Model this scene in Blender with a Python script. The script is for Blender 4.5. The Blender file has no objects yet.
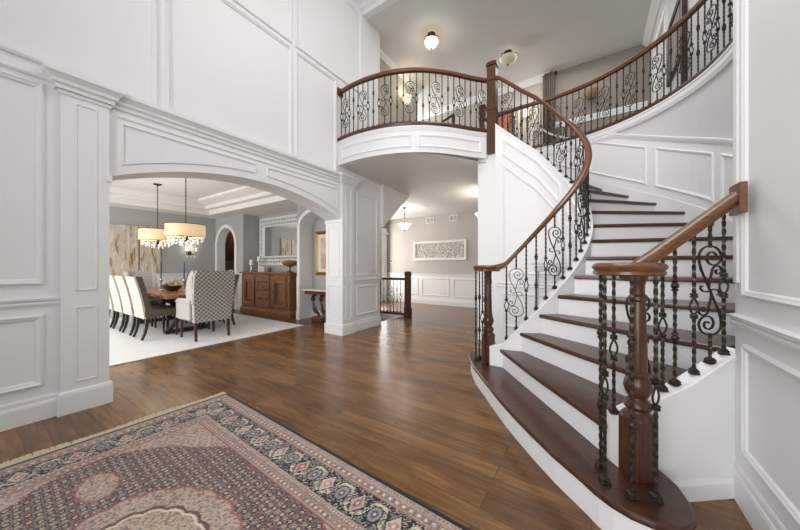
import bpy, math, random
import numpy as np
from mathutils import Vector
random.seed(7)
PI = math.pi
SC = bpy.context.scene
COL = SC.collection

# ------------------------------------------------------------------ camera, world, lights, exposure
cd = bpy.data.cameras.new('camera')
cd.sensor_width = 36.0
cd.sensor_fit = 'HORIZONTAL'
cd.lens = 291.0 / 800.0 * 36.0
cd.clip_start = 0.05
cam = bpy.data.objects.new('camera', cd)
cam.location = (0, 0, 1.3)
cam.rotation_euler = (PI / 2, 0, math.radians(33.4))
COL.objects.link(cam)
SC.camera = cam
SC.view_settings.view_transform = 'Standard'
SC.view_settings.look = 'None'
SC.view_settings.gamma = 1.0
SC.view_settings.exposure = 0.0
world = bpy.data.worlds.new('sky')
SC.world = world
world.use_nodes = True
world.node_tree.nodes['Background'].inputs[0].default_value = (0.93, 0.96, 1.0, 1)
world.node_tree.nodes['Background'].inputs[1].default_value = .55

def area(name, loc, rot, sx, sy, power, color=(1, 1, 1)):
    l = bpy.data.lights.new(name, 'AREA')
    l.shape = 'RECTANGLE'; l.size = sx; l.size_y = sy; l.energy = power; l.color = color
    o = bpy.data.objects.new(name, l)
    o.location = loc; o.rotation_euler = rot
    COL.objects.link(o)
    return o

def point(name, loc, power, color=(1, .82, .6), r=.08):
    l = bpy.data.lights.new(name, 'POINT'); l.energy = power; l.color = color; l.shadow_soft_size = r
    o = bpy.data.objects.new(name, l); o.location = loc
    COL.objects.link(o)
    return o

# daylight through the tall front window behind the camera; the area lights after it are added fill
area('front_window_light', (-.7, -2.6, 3.0), (PI / 2, 0, 0), 2.4, 5.0, 108, (.985, .99, 1)).data.spread = math.radians(105)
area('dining_fill_light', (-7.4, -1.3, 1.6), (PI / 2, 0, 0), 4.5, 2.4, 165, (.98, .99, 1))  # added to brighten the dining room from its unseen side, no window there
area('hall_fill_light', (-6.15, 7.4, 1.55), (PI / 2, 0, -PI / 2), 2.2, 2.4, 75, (1, .98, .95))  # added fill that lifts the hall; the wall behind it has no window
area('gallery_side_fill', (-5.9, 7.95, 5.0), (PI / 2, 0, -PI / 2), 1.1, 2.2, 85, (1, .985, .97))  # invented side light to brighten the upper floor, not a real window
area('gallery_top_fill', (-.6, 7.6, 6.25), (0, 0, 0), 2.0, 1.2, 22, (1, .985, .97))  # added overhead light for the gallery; the ceiling above it is closed
area('stairwell_top_fill', (-0.5, 3.3, 6.85), (0, 0, 0), 2.0, 2.4, 120, (1, .995, .985))  # added overhead fill to brighten the stairs, no opening in the ceiling

# ------------------------------------------------------------------ materials
def lin(c):
    c = c / 255.0
    return c / 12.92 if c <= .04045 else ((c + .055) / 1.055) ** 2.4
def rgb(r, g, b): return (lin(r), lin(g), lin(b), 1.0)

def mat(name, color, rough=.5, metal=0.0, **kw):
    m = bpy.data.materials.new(name); m.use_nodes = True
    b = m.node_tree.nodes['Principled BSDF']
    b.inputs['Base Color'].default_value = color
    b.inputs['Roughness'].default_value = rough
    b.inputs['Metallic'].default_value = metal
    for k, v in kw.items():
        b.inputs[k.replace('_', ' ')].default_value = v
    return m

def nodes(m):
    nt = m.node_tree
    return nt, nt.nodes, nt.links, nt.nodes['Principled BSDF']

def noise_tint(m, c1, c2, scale=(1, 1, 1), nscale=5.0, detail=6, bump=0.0, rough=None):
    nt, N, L, B = nodes(m)
    tc = N.new('ShaderNodeTexCoord'); mp = N.new('ShaderNodeMapping'); mp.inputs['Scale'].default_value = scale
    nz = N.new('ShaderNodeTexNoise'); nz.inputs['Scale'].default_value = nscale; nz.inputs['Detail'].default_value = detail
    cr = N.new('ShaderNodeValToRGB')
    cr.color_ramp.elements[0].position = .32; cr.color_ramp.elements[0].color = c1
    cr.color_ramp.elements[1].position = .68; cr.color_ramp.elements[1].color = c2
    L.new(tc.outputs['Object'], mp.inputs[0]); L.new(mp.outputs[0], nz.inputs['Vector'])
    L.new(nz.outputs['Fac'], cr.inputs[0]); L.new(cr.outputs[0], B.inputs['Base Color'])
    if bump:
        bp = N.new('ShaderNodeBump'); bp.inputs['Strength'].default_value = bump; bp.inputs['Distance'].default_value = .01
        L.new(nz.outputs['Fac'], bp.inputs['Height']); L.new(bp.outputs[0], B.inputs['Normal'])
    return m

M = {}
def paint(name, c, rough=.45):
    m = mat(name, c, rough)
    nt, N, L, B = nodes(m)
    tc = N.new('ShaderNodeTexCoord'); nz = N.new('ShaderNodeTexNoise'); nz.inputs['Scale'].default_value = 90
    bp = N.new('ShaderNodeBump'); bp.inputs['Strength'].default_value = .03; bp.inputs['Distance'].default_value = .004
    L.new(tc.outputs['Object'], nz.inputs['Vector']); L.new(nz.outputs['Fac'], bp.inputs['Height']); L.new(bp.outputs[0], B.inputs['Normal'])
    return m
M['white'] = paint('white_paint', rgb(232, 232, 231))
M['ceil'] = paint('ceiling_paint', rgb(225, 223, 220), .8)
M['ceilup'] = paint('upper_ceiling_paint', rgb(214, 212, 209), .8)
M['grey'] = paint('dining_grey_paint', rgb(174, 173, 172), .7)
M['greige'] = paint('hall_greige_paint', rgb(186, 180, 172), .7)
M['stairgrey'] = paint('stair_grey_paint', rgb(205, 205, 204), .7)
M['taupe'] = paint('taupe_paint', rgb(140, 132, 124), .7)

def floor_mat():
    m = mat('hardwood_planks', (.2, .1, .04, 1), .22)
    nt, N, L, B = nodes(m)
    tc = N.new('ShaderNodeTexCoord')
    br = N.new('ShaderNodeTexBrick')
    br.offset = .37; br.squash = 1.0
    br.inputs['Scale'].default_value = 1.0
    br.inputs['Brick Width'].default_value = 1.35; br.inputs['Row Height'].default_value = .128
    br.inputs['Mortar Size'].default_value = .0014; br.inputs['Mortar Smooth'].default_value = .2; br.inputs['Bias'].default_value = 0
    br.inputs['Color1'].default_value = (0, 0, 0, 1); br.inputs['Color2'].default_value = (1, 1, 1, 1); br.inputs['Mortar'].default_value = (.5, .5, .5, 1)
    L.new(tc.outputs['Object'], br.inputs['Vector'])
    mp = N.new('ShaderNodeMapping'); mp.inputs['Scale'].default_value = (1.2, 14, 1)
    L.new(tc.outputs['Object'], mp.inputs[0])
    # shift the grain from plank to plank
    add = N.new('ShaderNodeVectorMath'); add.operation = 'ADD'
    sc = N.new('ShaderNodeVectorMath'); sc.operation = 'SCALE'; sc.inputs['Scale'].default_value = 7.3
    L.new(br.outputs['Color'], sc.inputs[0]); L.new(mp.outputs[0], add.inputs[0]); L.new(sc.outputs[0], add.inputs[1])
    nz = N.new('ShaderNodeTexNoise'); nz.inputs['Scale'].default_value = 2.2; nz.inputs['Detail'].default_value = 8; nz.inputs['Roughness'].default_value = .62; nz.inputs['Distortion'].default_value = .5
    L.new(add.outputs[0], nz.inputs['Vector'])
    blot = N.new('ShaderNodeTexNoise'); blot.inputs['Scale'].default_value = 1.7; blot.inputs['Detail'].default_value = 4
    mp2 = N.new('ShaderNodeMapping'); mp2.inputs['Scale'].default_value = (1.0, 3.0, 1)
    L.new(tc.outputs['Object'], mp2.inputs[0]); L.new(mp2.outputs[0], blot.inputs['Vector'])
    a = N.new('ShaderNodeMath'); a.operation = 'MULTIPLY_ADD'; a.inputs[1].default_value = .13
    L.new(br.outputs['Color'], a.inputs[0])
    b = N.new('ShaderNodeMath'); b.operation = 'MULTIPLY_ADD'; b.inputs[1].default_value = .62
    L.new(nz.outputs['Fac'], b.inputs[0])
    c = N.new('ShaderNodeMath'); c.operation = 'MULTIPLY'; c.inputs[1].default_value = .42
    L.new(blot.outputs['Fac'], c.inputs[0]); L.new(c.outputs[0], b.inputs[2]); L.new(b.outputs[0], a.inputs[2])
    cr = N.new('ShaderNodeValToRGB')
    e = cr.color_ramp.elements
    e[0].position = .27; e[0].color = rgb(60, 41, 25)
    e[1].position = .84; e[1].color = rgb(160, 115, 69)
    k = e.new(.55); k.color = rgb(110, 76, 44)
    L.new(a.outputs[0], cr.inputs[0])
    mx = N.new('ShaderNodeMix'); mx.data_type = 'RGBA'
    L.new(br.outputs['Fac'], mx.inputs['Factor']); L.new(cr.outputs[0], mx.inputs['A']); mx.inputs['B'].default_value = rgb(52, 32, 20)
    L.new(mx.outputs['Result'], B.inputs['Base Color'])
    rr = N.new('ShaderNodeMapRange'); rr.inputs['To Min'].default_value = .17; rr.inputs['To Max'].default_value = .32
    L.new(nz.outputs['Fac'], rr.inputs['Value']); L.new(rr.outputs[0], B.inputs['Roughness'])
    bp = N.new('ShaderNodeBump'); bp.inputs['Strength'].default_value = .12; bp.inputs['Distance'].default_value = .004
    L.new(nz.outputs['Fac'], bp.inputs['Height']); L.new(bp.outputs[0], B.inputs['Normal'])
    return m
M['floor'] = floor_mat()
def wood(name, c1, c2, rough=.3, sc=(3, 3, 3)):
    return noise_tint(mat(name, c1, rough), c1, c2, sc, 6, 8, .05)
M['tread'] = wood('dark_tread_wood', rgb(58, 38, 28), rgb(86, 58, 44), .28, (2, 2, 8))
M['rail'] = wood('walnut_handrail', rgb(80, 48, 28), rgb(114, 73, 43), .3, (4, 4, 14))
M['newel'] = wood('brown_newel_wood', rgb(60, 37, 24), rgb(88, 57, 38), .32, (9, 9, 1.2))
M['buffet'] = wood('sideboard_wood', rgb(112, 76, 50), rgb(152, 110, 76), .35, (8, 8, 1.5))
M['dark'] = wood('espresso_wood', rgb(44, 32, 26), rgb(62, 46, 38), .4)
M['tabletop'] = wood('live_edge_wood', rgb(128, 82, 46), rgb(186, 134, 84), .25, (1, 7, 1))
M['iron'] = noise_tint(mat('bronze_iron', (.05, .04, .03, 1), .42, .55), rgb(30, 27, 25), rgb(80, 69, 57), (1, 1, 1), 55, 3, .25)
M['bronze'] = mat('bronze_metal', rgb(70, 52, 38), .35, .8)
M['cream'] = noise_tint(mat('cream_upholstery', (.7, .65, .58, 1), .9), rgb(198, 188, 175), rgb(214, 205, 192), (1, 1, 1), 120, 2)
M['leather'] = noise_tint(mat('taupe_leather', (.1, .08, .06, 1), .5), rgb(86, 75, 66), rgb(104, 92, 82), (1, 1, 1), 30, 3)
M['whiterug'] = noise_tint(mat('white_rug_pile', (.8, .8, .8, 1), .95), rgb(226, 224, 222), rgb(240, 239, 238), (1, 1, 1), 60, 4, .3)
M['gold'] = noise_tint(mat('gilt_frame', (.4, .28, .1, 1), .35, .7), rgb(120, 92, 48), rgb(164, 132, 80), (1, 1, 1), 40, 3)
M['purple'] = mat('purple_wax', rgb(62, 52, 110), .5)
M['wax'] = mat('white_wax', rgb(238, 236, 230), .5)
M['plastic'] = mat('white_plastic', rgb(226, 222, 214), .45)
M['black'] = mat('black_plastic', rgb(40, 38, 38), .4)
M['mirror'] = mat('mirror_glass', (.9, .9, .9, 1), .02, 1.0)
M['bark'] = noise_tint(mat('ochre_bark_paint', (.4, .3, .2, 1), .7), rgb(92, 70, 46), rgb(168, 136, 92), (1, 1, 1), 16, 3)
M['bowl'] = mat('dark_bowl_glaze', rgb(58, 42, 36), .3)
M['carpet'] = noise_tint(mat('grey_stair_carpet', (.2, .19, .18, 1), .95), rgb(110, 102, 95), rgb(128, 120, 112), (1, 1, 1), 50, 3)
M['glass'] = mat('frosted_glass', rgb(245, 236, 215), .35)
M['chrome'] = mat('chrome_metal', rgb(200, 198, 195), .18, 1.0)
def emis(name, c, e, strength, rough=.4):
    m = mat(name, c, rough)
    B = m.node_tree.nodes['Principled BSDF']
    B.inputs['Emission Color'].default_value = e; B.inputs['Emission Strength'].default_value = strength
    return m
M['lit'] = emis('lit_glass', rgb(250, 240, 220), (1, .95, .86, 1), 1.1)
M['litshade'] = emis('lit_fabric_shade', rgb(224, 196, 150), (1, .74, .42, 1), .45)
M['litwarm'] = emis('lit_amber_glass', rgb(250, 230, 190), (1, .86, .62, 1), 1.1)
M['dimlit'] = mat('unlit_alabaster', rgb(222, 214, 196), .35)
M['amber'] = mat('unlit_amber_glass', rgb(150, 124, 92), .35)
M['bulb'] = emis('bulb', (1, .9, .7, 1), (1, .87, .66, 1), 4)
M['crystal'] = emis('crystal', (.95, .95, .95, 1), (1, .97, .93, 1), .02, .05)

def trellis_mat():
    m = mat('trellis_upholstery', (.5, .5, .5, 1), .9)
    nt, N, L, B = nodes(m)
    tc = N.new('ShaderNodeTexCoord'); sp = N.new('ShaderNodeSeparateXYZ'); L.new(tc.outputs['Object'], sp.inputs[0])
    def mth(op, a, b=None):
        n = N.new('ShaderNodeMath'); n.operation = op
        for i, x in enumerate((a, b)):
            if x is None: continue
            if isinstance(x, (int, float)): n.inputs[i].default_value = x
            else: L.new(x, n.inputs[i])
        return n.outputs[0]
    u = mth('MULTIPLY', mth('ADD', sp.outputs['Y'], sp.outputs['X']), 13.0)
    v = mth('MULTIPLY', sp.outputs['Z'], 15.0)
    d1 = mth('ABSOLUTE', mth('SUBTRACT', mth('FRACT', mth('ADD', u, v)), .5))
    d2 = mth('ABSOLUTE', mth('SUBTRACT', mth('FRACT', mth('SUBTRACT', u, v)), .5))
    mn = mth('MINIMUM', d1, d2)
    mask = mth('LESS_THAN', mn, .15)
    mx2 = mth('MULTIPLY', mth('GREATER_THAN', d1, .36), mth('GREATER_THAN', d2, .36))
    fac = mth('MAXIMUM', mask, mth('MULTIPLY', mx2, .6))
    mx = N.new('ShaderNodeMix'); mx.data_type = 'RGBA'
    L.new(fac, mx.inputs['Factor']); mx.inputs['A'].default_value = rgb(112, 106, 102); mx.inputs['B'].default_value = rgb(222, 218, 212)
    L.new(mx.outputs['Result'], B.inputs['Base Color'])
    return m
M['trellis'] = trellis_mat()
M['birch'] = None
def birch_mat():
    m = mat('birch_painting', (.6, .5, .4, 1), .7)
    nt, N, L, B = nodes(m)
    tc = N.new('ShaderNodeTexCoord'); mp = N.new('ShaderNodeMapping'); mp.inputs['Scale'].default_value = (1, 9, 1.6)
    nz = N.new('ShaderNodeTexNoise'); nz.inputs['Scale'].default_value = 1.25; nz.inputs['Detail'].default_value = 7; nz.inputs['Roughness'].default_value = .6
    cr = N.new('ShaderNodeValToRGB'); e = cr.color_ramp.elements
    e[0].position = .33; e[0].color = rgb(140, 112, 78); e[1].position = .7; e[1].color = rgb(214, 200, 178)
    for p, c in ((.40, rgb(182, 158, 124)), (.45, rgb(206, 196, 180)), (.55, rgb(190, 178, 158)), (.6, rgb(222, 212, 198))):
        k = e.new(p); k.color = c
    L.new(tc.outputs['Object'], mp.inputs[0]); L.new(mp.outputs[0], nz.inputs['Vector']); L.new(nz.outputs['Fac'], cr.inputs[0]); L.new(cr.outputs[0], B.inputs['Base Color'])
    return m
M['birch'] = birch_mat()
M['print'] = noise_tint(mat('floral_print', (.7, .6, .5, 1), .6), rgb(226, 216, 200), rgb(196, 140, 112), (1, 1, 1), 4, 4)
M['paper'] = mat('mat_board', rgb(232, 226, 214), .8)
M['orange'] = noise_tint(mat('orange_painting', (.6, .2, .1, 1), .6), rgb(170, 84, 54), rgb(198, 140, 108), (1, 1, 1), 7, 4)
M['drape'] = noise_tint(mat('taupe_drape', (.2, .18, .16, 1), .85), rgb(110, 98, 86), rgb(140, 126, 112), (14, 14, .3), 4, 3)
M['marble'] = noise_tint(mat('white_marble', (.8, .8, .8, 1), .2), rgb(222, 218, 214), rgb(240, 238, 235), (1, 1, 1), 6, 6)
M['shell'] = noise_tint(mat('copper_bowl', (.3, .2, .1, 1), .4, .4), rgb(120, 84, 56), rgb(182, 140, 104), (1, 1, 1), 14, 3)
M['leafmix'] = noise_tint(mat('dried_flowers', (.2, .2, .1, 1), .8), rgb(72, 74, 52), rgb(196, 170, 110), (1, 1, 1), 16, 3)
M['reliefbg'] = noise_tint(mat('grey_relief_ground', (.4, .4, .4, 1), .8), rgb(150, 144, 136), rgb(190, 184, 176), (1, 1, 1), 22, 4)

# ------------------------------------------------------------------ mesh helpers
class MB:
    def __init__(s): s.v = []; s.f = []; s.sm = []
    def add(s, vs, fs, smooth=False):
        o = len(s.v); s.v += [tuple(v) for v in vs]; s.f += [tuple(i + o for i in f) for f in fs]; s.sm += [smooth] * len(fs)
        return s
    def box(s, x0, x1, y0, y1, z0, z1):
        vs = [(x, y, z) for z in (z0, z1) for y in (y0, y1) for x in (x0, x1)]
        return s.add(vs, [(0, 2, 3, 1), (4, 5, 7, 6), (0, 1, 5, 4), (2, 6, 7, 3), (0, 4, 6, 2), (1, 3, 7, 5)])
    def cbox(s, c, sz, b=0.0, rot=0.0):
        """box about a centre with chamfered edges, turned about z"""
        hx, hy, hz = sz[0] / 2, sz[1] / 2, sz[2] / 2
        b = min(b, hx * .9, hy * .9, hz * .9)
        rings = [(hx - b, hy - b, -hz), (hx, hy, -hz + b), (hx, hy, hz - b), (hx - b, hy - b, hz)] if b else [(hx, hy, -hz), (hx, hy, hz)]
        ca, sa = math.cos(rot), math.sin(rot)
        vs = []
        n = 8 if b else 4
        for (a, d, z) in rings:
            bb = b if b else 0
            if b: p = [(a, d - bb * .6), (a - bb * .6, d), (-a + bb * .6, d), (-a, d - bb * .6), (-a, -d + bb * .6), (-a + bb * .6, -d), (a - bb * .6, -d), (a, -d + bb * .6)]
            else: p = [(a, d), (-a, d), (-a, -d), (a, -d)]
            for (x, y) in p: vs.append((c[0] + x * ca - y * sa, c[1] + x * sa + y * ca, c[2] + z))
        fs = []
        for r in range(len(rings) - 1):
            for i in range(n):
                j = (i + 1) % n
                fs.append((r * n + i, r * n + j, (r + 1) * n + j, (r + 1) * n + i))
        fs.append(tuple(range(n))[::-1]); fs.append(tuple((len(rings) - 1) * n + i for i in range(n)))
        return s.add(vs, fs)
    def lathe(s, prof, c=(0, 0, 0), n=16, rx=1.0, ry=1.0, smooth=True):
        vs = []; fs = []
        for (r, z) in prof:
            for i in range(n):
                a = 2 * PI * i / n
                vs.append((c[0] + r * math.cos(a) * rx, c[1] + r * math.sin(a) * ry, c[2] + z))
        for k in range(len(prof) - 1):
            for i in range(n):
                j = (i + 1) % n
                fs.append((k * n + i, k * n + j, (k + 1) * n + j, (k + 1) * n + i))
        s.add(vs, fs, smooth)
        o = len(s.v) - len(vs)
        s.f += [tuple(o + i for i in range(n))[::-1], tuple(o + (len(prof) - 1) * n + i for i in range(n))]; s.sm += [False, False]
        return s
    def tube(s, pts, r, n=6, closed=False, smooth=True, ell=None):
        """round tube; r number or list; ell=(a,b): flat bar cross-section scale"""
        P = [Vector(p) for p in pts]; m = len(P)
        vs = []; fs = []
        prev = None
        for i in range(m):
            a = P[(i - 1) % m] if (closed or i > 0) else P[i]; b = P[(i + 1) % m] if (closed or i < m - 1) else P[i]
            t = (b - a)
            if t.length < 1e-9: t = Vector((0, 0, 1))
            t.normalize()
            if prev is None:
                u = Vector((0, 0, 1)) if abs(t.z) < .9 else Vector((1, 0, 0))
                u = (u - t * u.dot(t)).normalized()
            else:
                u = (prev - t * prev.dot(t))
                u = u.normalized() if u.length > 1e-6 else prev
            prev = u; w = t.cross(u)
            rr = r[i] if isinstance(r, (list, tuple)) else r
            ea, eb = ell if ell else (1, 1)
            for k in range(n):
                q = 2 * PI * k / n + PI / n
                vs.append(P[i] + u * (rr * ea * math.cos(q)) + w * (rr * eb * math.sin(q)))
        for i in range(m if closed else m - 1):
            for k in range(n):
                l = (k + 1) % n; j = (i + 1) % m
                fs.append((i * n + k, i * n + l, j * n + l, j * n + k))
        if not closed:
            fs.append(tuple(range(n))[::-1]); fs.append(tuple((m - 1) * n + k for k in range(n)))
        return s.add(vs, fs, smooth)
    def sweep(s, path, prof, closed=False, smooth=False):
        """profile (u to the right, v up) swept along a path; the profile stays plumb"""
        P = [Vector(p) for p in path]; m = len(P); n = len(prof)
        vs = []; fs = []
        for i in range(m):
            def d(a, b):
                t = Vector((P[b].x - P[a].x, P[b].y - P[a].y))
                return t.normalized() if t.length > 1e-9 else None
            t0 = d((i - 1) % m, i) if (closed or i > 0) else None
            t1 = d(i, (i + 1) % m) if (closed or i < m - 1) else None
            t0 = t0 or t1; t1 = t1 or t0
            n0 = Vector((t0.y, -t0.x)); n1 = Vector((t1.y, -t1.x)); nn = (n0 + n1)
            nn = nn.normalized() if nn.length > 1e-6 else n0
            k = 1.0 / max(.35, nn.dot(n0))
            for (u, v) in prof: vs.append((P[i].x + nn.x * u * k, P[i].y + nn.y * u * k, P[i].z + v))
        for i in range(m if closed else m - 1):
            j = (i + 1) % m
            for a in range(n):
                b = (a + 1) % n
                fs.append((i * n + a, j * n + a, j * n + b, i * n + b))
        if not closed:
            fs.append(tuple(range(n))); fs.append(tuple((m - 1) * n + k for k in range(n))[::-1])
        return s.add(vs, fs, smooth)
    def prism(s, poly, z0, z1):
        n = len(poly)
        vs = [(x, y, z0) for x, y in poly] + [(x, y, z1) for x, y in poly]
        fs = [tuple(range(n))[::-1], tuple(range(n, 2 * n))] + [(i, (i + 1) % n, n + (i + 1) % n, n + i) for i in range(n)]
        return s.add(vs, fs)
    def ribbon(s, inner, outer, zb, zt):
        """wall between two plan curves, bottom and top heights per sample (numbers or lists)"""
        n = len(inner)
        g = lambda z, i: z[i] if isinstance(z, (list, tuple)) else z
        vs = []
        for i in range(n):
            vs += [(*inner[i][:2], g(zb, i)), (*outer[i][:2], g(zb, i)), (*outer[i][:2], g(zt, i)), (*inner[i][:2], g(zt, i))]
        fs = []
        for i in range(n - 1):
            a, b = i * 4, i * 4 + 4
            for k in range(4):
                l = (k + 1) % 4
                fs.append((a + k, a + l, b + l, b + k))
        fs.append((3, 2, 1, 0)); e = (n - 1) * 4; fs.append((e, e + 1, e + 2, e + 3))
        return s.add(vs, fs)
    def ringframe(s, poly, prof, fmap):
        """mitred moulding round a closed polygon (a,b); prof = (inward, height off the wall); fmap(a,b,h)->xyz"""
        m = len(poly)
        area2 = sum(poly[i][0] * poly[(i + 1) % m][1] - poly[(i + 1) % m][0] * poly[i][1] for i in range(m))
        sg = 1 if area2 > 0 else -1
        vs = []; n = len(prof)
        for i in range(m):
            p = Vector(poly[i]); a = Vector(poly[i - 1]); b = Vector(poly[(i + 1) % m])
            t0 = (p - a).normalized(); t1 = (b - p).normalized()
            n0 = Vector((-t0.y, t0.x)) * sg; n1 = Vector((-t1.y, t1.x)) * sg
            nn = (n0 + n1).normalized(); k = 1 / max(.3, nn.dot(n0))
            for (d, h) in prof:
                q = p + nn * d * k
                vs.append(fmap(q.x, q.y, h))
        fs = []
        for i in range(m):
            j = (i + 1) % m
            for k in range(n - 1):
                fs.append((i * n + k, j * n + k, j * n + k + 1, i * n + k + 1))
        return s.add(vs, fs)
    def build(s, name, m, parent=None, loc=None, smooth_angle=None):
        me = bpy.data.meshes.new(name)
        me.from_pydata(s.v, [], s.f)
        me.polygons.foreach_set('use_smooth', s.sm)
        me.validate()
        import bmesh
        bm = bmesh.new(); bm.from_mesh(me)
        bmesh.ops.recalc_face_normals(bm, faces=bm.faces)
        bm.to_mesh(me); bm.free()
        if any(s.sm): me.set_sharp_from_angle(angle=math.radians(42))
        me.materials.append(m)
        o = bpy.data.objects.new(name, me)
        COL.objects.link(o)
        if parent is not None: o.parent = parent
        if loc is not None: o.location = loc
        return o

def tag(o, label=None, cat=None, group=None, kind=None):
    if label: o['label'] = label
    if cat: o['category'] = cat
    if group: o['group'] = group
    if kind: o['kind'] = kind
    return o
def empty(name, loc=(0, 0, 0), rz=0.0, label=None, cat=None, group=None):
    o = bpy.data.objects.new(name, None); COL.objects.link(o)
    o.location = loc; o.rotation_euler = (0, 0, rz); o.empty_display_size = .1
    return tag(o, label, cat, group)
def struct(o): o['kind'] = 'structure'; return o
def dup(o, parent=None):
    c = o.copy(); COL.objects.link(c)
    if parent is not None: c.parent = parent
    for ch in list(o.children): dup(ch, c)
    return c
def arc(cx, cy, r, a0, a1, n): return [(cx + r * math.cos(a0 + (a1 - a0) * i / n), cy + r * math.sin(a0 + (a1 - a0) * i / n)) for i in range(n + 1)]
def resample(P, step):
    """points at equal spacing along a polyline (any dimension)"""
    P = [np.array(p, float) for p in P]
    seg = [np.linalg.norm(P[i + 1] - P[i]) for i in range(len(P) - 1)]; L = sum(seg)
    n = max(1, int(round(L / step))); cum = np.concatenate([[0], np.cumsum(seg)])
    out = []
    for k in range(n + 1):
        t = L * k / n; i = min(len(seg) - 1, int(np.searchsorted(cum, t, side='right') - 1))
        f = (t - cum[i]) / max(1e-9, seg[i]); out.append(tuple(P[i] * (1 - f) + P[i + 1] * f))
    return out
PANEL = [(0, 0), (.006, .014), (.014, .018), (.024, .012), (.032, .010), (.04, 0)]

def rect(a0, b0, a1, b1): return [(a0, b0), (a1, b0), (a1, b1), (a0, b1)]

# ================================================================== THE SETTING
XW = -3.87          # foyer side face of the left (arched) wall
TH = .40
Z2 = 3.57           # upper floor
ZC2 = 6.34          # upper ceiling
# ---- floor (with the basement stair opening)
f = MB()
HX0, HX1, HY0, HY1 = -5.3, -4.02, 5.12, 6.13
for (x0, x1, y0, y1) in ((-10.1, 4, -3, HY0), (-10.1, HX0, HY0, HY1), (HX1, 4, HY0, HY1), (-10.1, 4, HY1, 9.2)):
    f.box(x0, x1, y0, y1, -.12, 0)
struct(f.build('floor', M['floor']))

# ---- left wall: lower part with the arched opening, upper part above
f = MB()
Y0, Y1 = .765, 3.905
zs, za = 2.14, 2.47
half = (Y1 - Y0) / 2; ra = (half ** 2 + (za - zs) ** 2) / (2 * (za - zs)); yc = (Y0 + Y1) / 2; zc = za - ra
NA = 28
ang = math.asin(half / ra)
archpts = [(yc + ra * math.sin(-ang + 2 * ang * i / NA), zc + ra * math.cos(-ang + 2 * ang * i / NA)) for i in range(NA + 1)]
ZT = 7.0
YE = 5.07
f.box(XW - TH, XW, -3, Y0, 0, ZT)
f.box(XW - TH, XW, Y1, YE, 0, ZT)
vs = []; fs = []
for (y, z) in archpts: vs += [(XW, y, z), (XW - TH, y, z), (XW - TH, y, ZT), (XW, y, ZT)]
for i in range(NA):
    a, b = 4 * i, 4 * i + 4
    fs += [(a, a + 1, b + 1, b), (a + 1, a + 2, b + 2, b + 1), (a + 2, a + 3, b + 3, b + 2), (a + 3, a, b, b + 3)]
f.add(vs, fs)
wl = struct(f.build('wall_left', M['white']))
fl = lambda y, z, h: (XW + h, y, z)
def lpanel(y0, z0, y1, z1, base=0.0, prof=PANEL):
    m = MB(); m.ringframe(rect(y0, z0, y1, z1), prof, lambda y, z, h: (XW + base + h, y, z))
    m.build('panel_moulding', M['white'], wl)
BOLD = [(0, 0), (.008, .02), (.02, .026), (.03, .018), (.045, .014), (.055, 0)]
lpanel(-1.2, 1.13, .40, 2.83, prof=BOLD); lpanel(-1.2, .28, .40, .89, prof=BOLD)
lpanel(4.31, 1.08, 4.97, 2.72); lpanel(4.31, .30, 4.97, .88)
# two-storey panels above the cornice
for (ya, yb) in ((-2.2, 1.17), (1.24, 2.83), (2.885, 3.765)): lpanel(ya, 2.86, yb, 4.655, prof=BOLD)
for (ya, yb) in ((-2.2, 1.17), (1.24, 2.83), (2.885, 4.45)): lpanel(ya, 4.71, yb, 6.30, prof=BOLD)
# spandrel panels over the arch (follow the curve)
def zarch(y): return zc + math.sqrt(max(0, ra * ra - (y - yc) ** 2))
for (ya, yb, sgn) in ((.88, 2.26, 1), (2.42, 3.80, 1)):
    n = 14
    poly = [(ya + (yb - ya) * i / n, zarch(ya + (yb - ya) * i / n) + .09) for i in range(n + 1)] + [(yb, 2.70), (ya, 2.70)]
    m = MB(); m.ringframe(poly, [(0, 0), (.004, .012), (.014, .014), (.022, -.012), (.03, .004), (.034, 0)], lambda y, z, h: (XW + h, y, z))
    m.build('panel_moulding', M['white'], wl)

def outl(path, prof, name, m='white', parent=None, closed=False):
    mb = MB(); mb.sweep(path, prof, closed); return struct(mb.build(name, M[m], parent))
# pilasters beside the arch
def pilaster(ya, yb, name):
    mb = MB(); mb.box(XW, XW + .045, ya, yb, 0, 2.84)
    o = struct(mb.build(name, M['white']))
    b = MB(); b.sweep([(XW + .0, ya, 0), (XW + .045, ya, 0), (XW + .045, yb, 0), (XW, yb, 0)], [(0, 0), (.022, 0), (.022, .16), (.016, .185), (0, .2)][::1])
    b.build('plinth', M['white'], o)
    w = (yb - ya)
    for (z0, z1) in ((.26, .93), (1.07, 2.74)):
        r = MB(); r.ringframe(rect(ya + w * .26, z0, yb - w * .26, z1), [(0, 0), (.004, .008), (.014, .008), (.022, -.008)], lambda y, z, h: (XW + .045 + h, y, z))
        r.build('panel_moulding', M['white'], o)
    c = MB(); c.sweep([(XW, ya, 2.78), (XW + .045, ya, 2.78), (XW + .045, yb, 2.78), (XW, yb, 2.78)], [(0, 0), (.012, .004), (.016, .02), (.022, .03), (0, .03)])
    c.build('necking', M['white'], o)
    return o
pilaster(.485, .788, 'trim_1'); pilaster(3.882, 4.20, 'trim_2')
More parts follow.
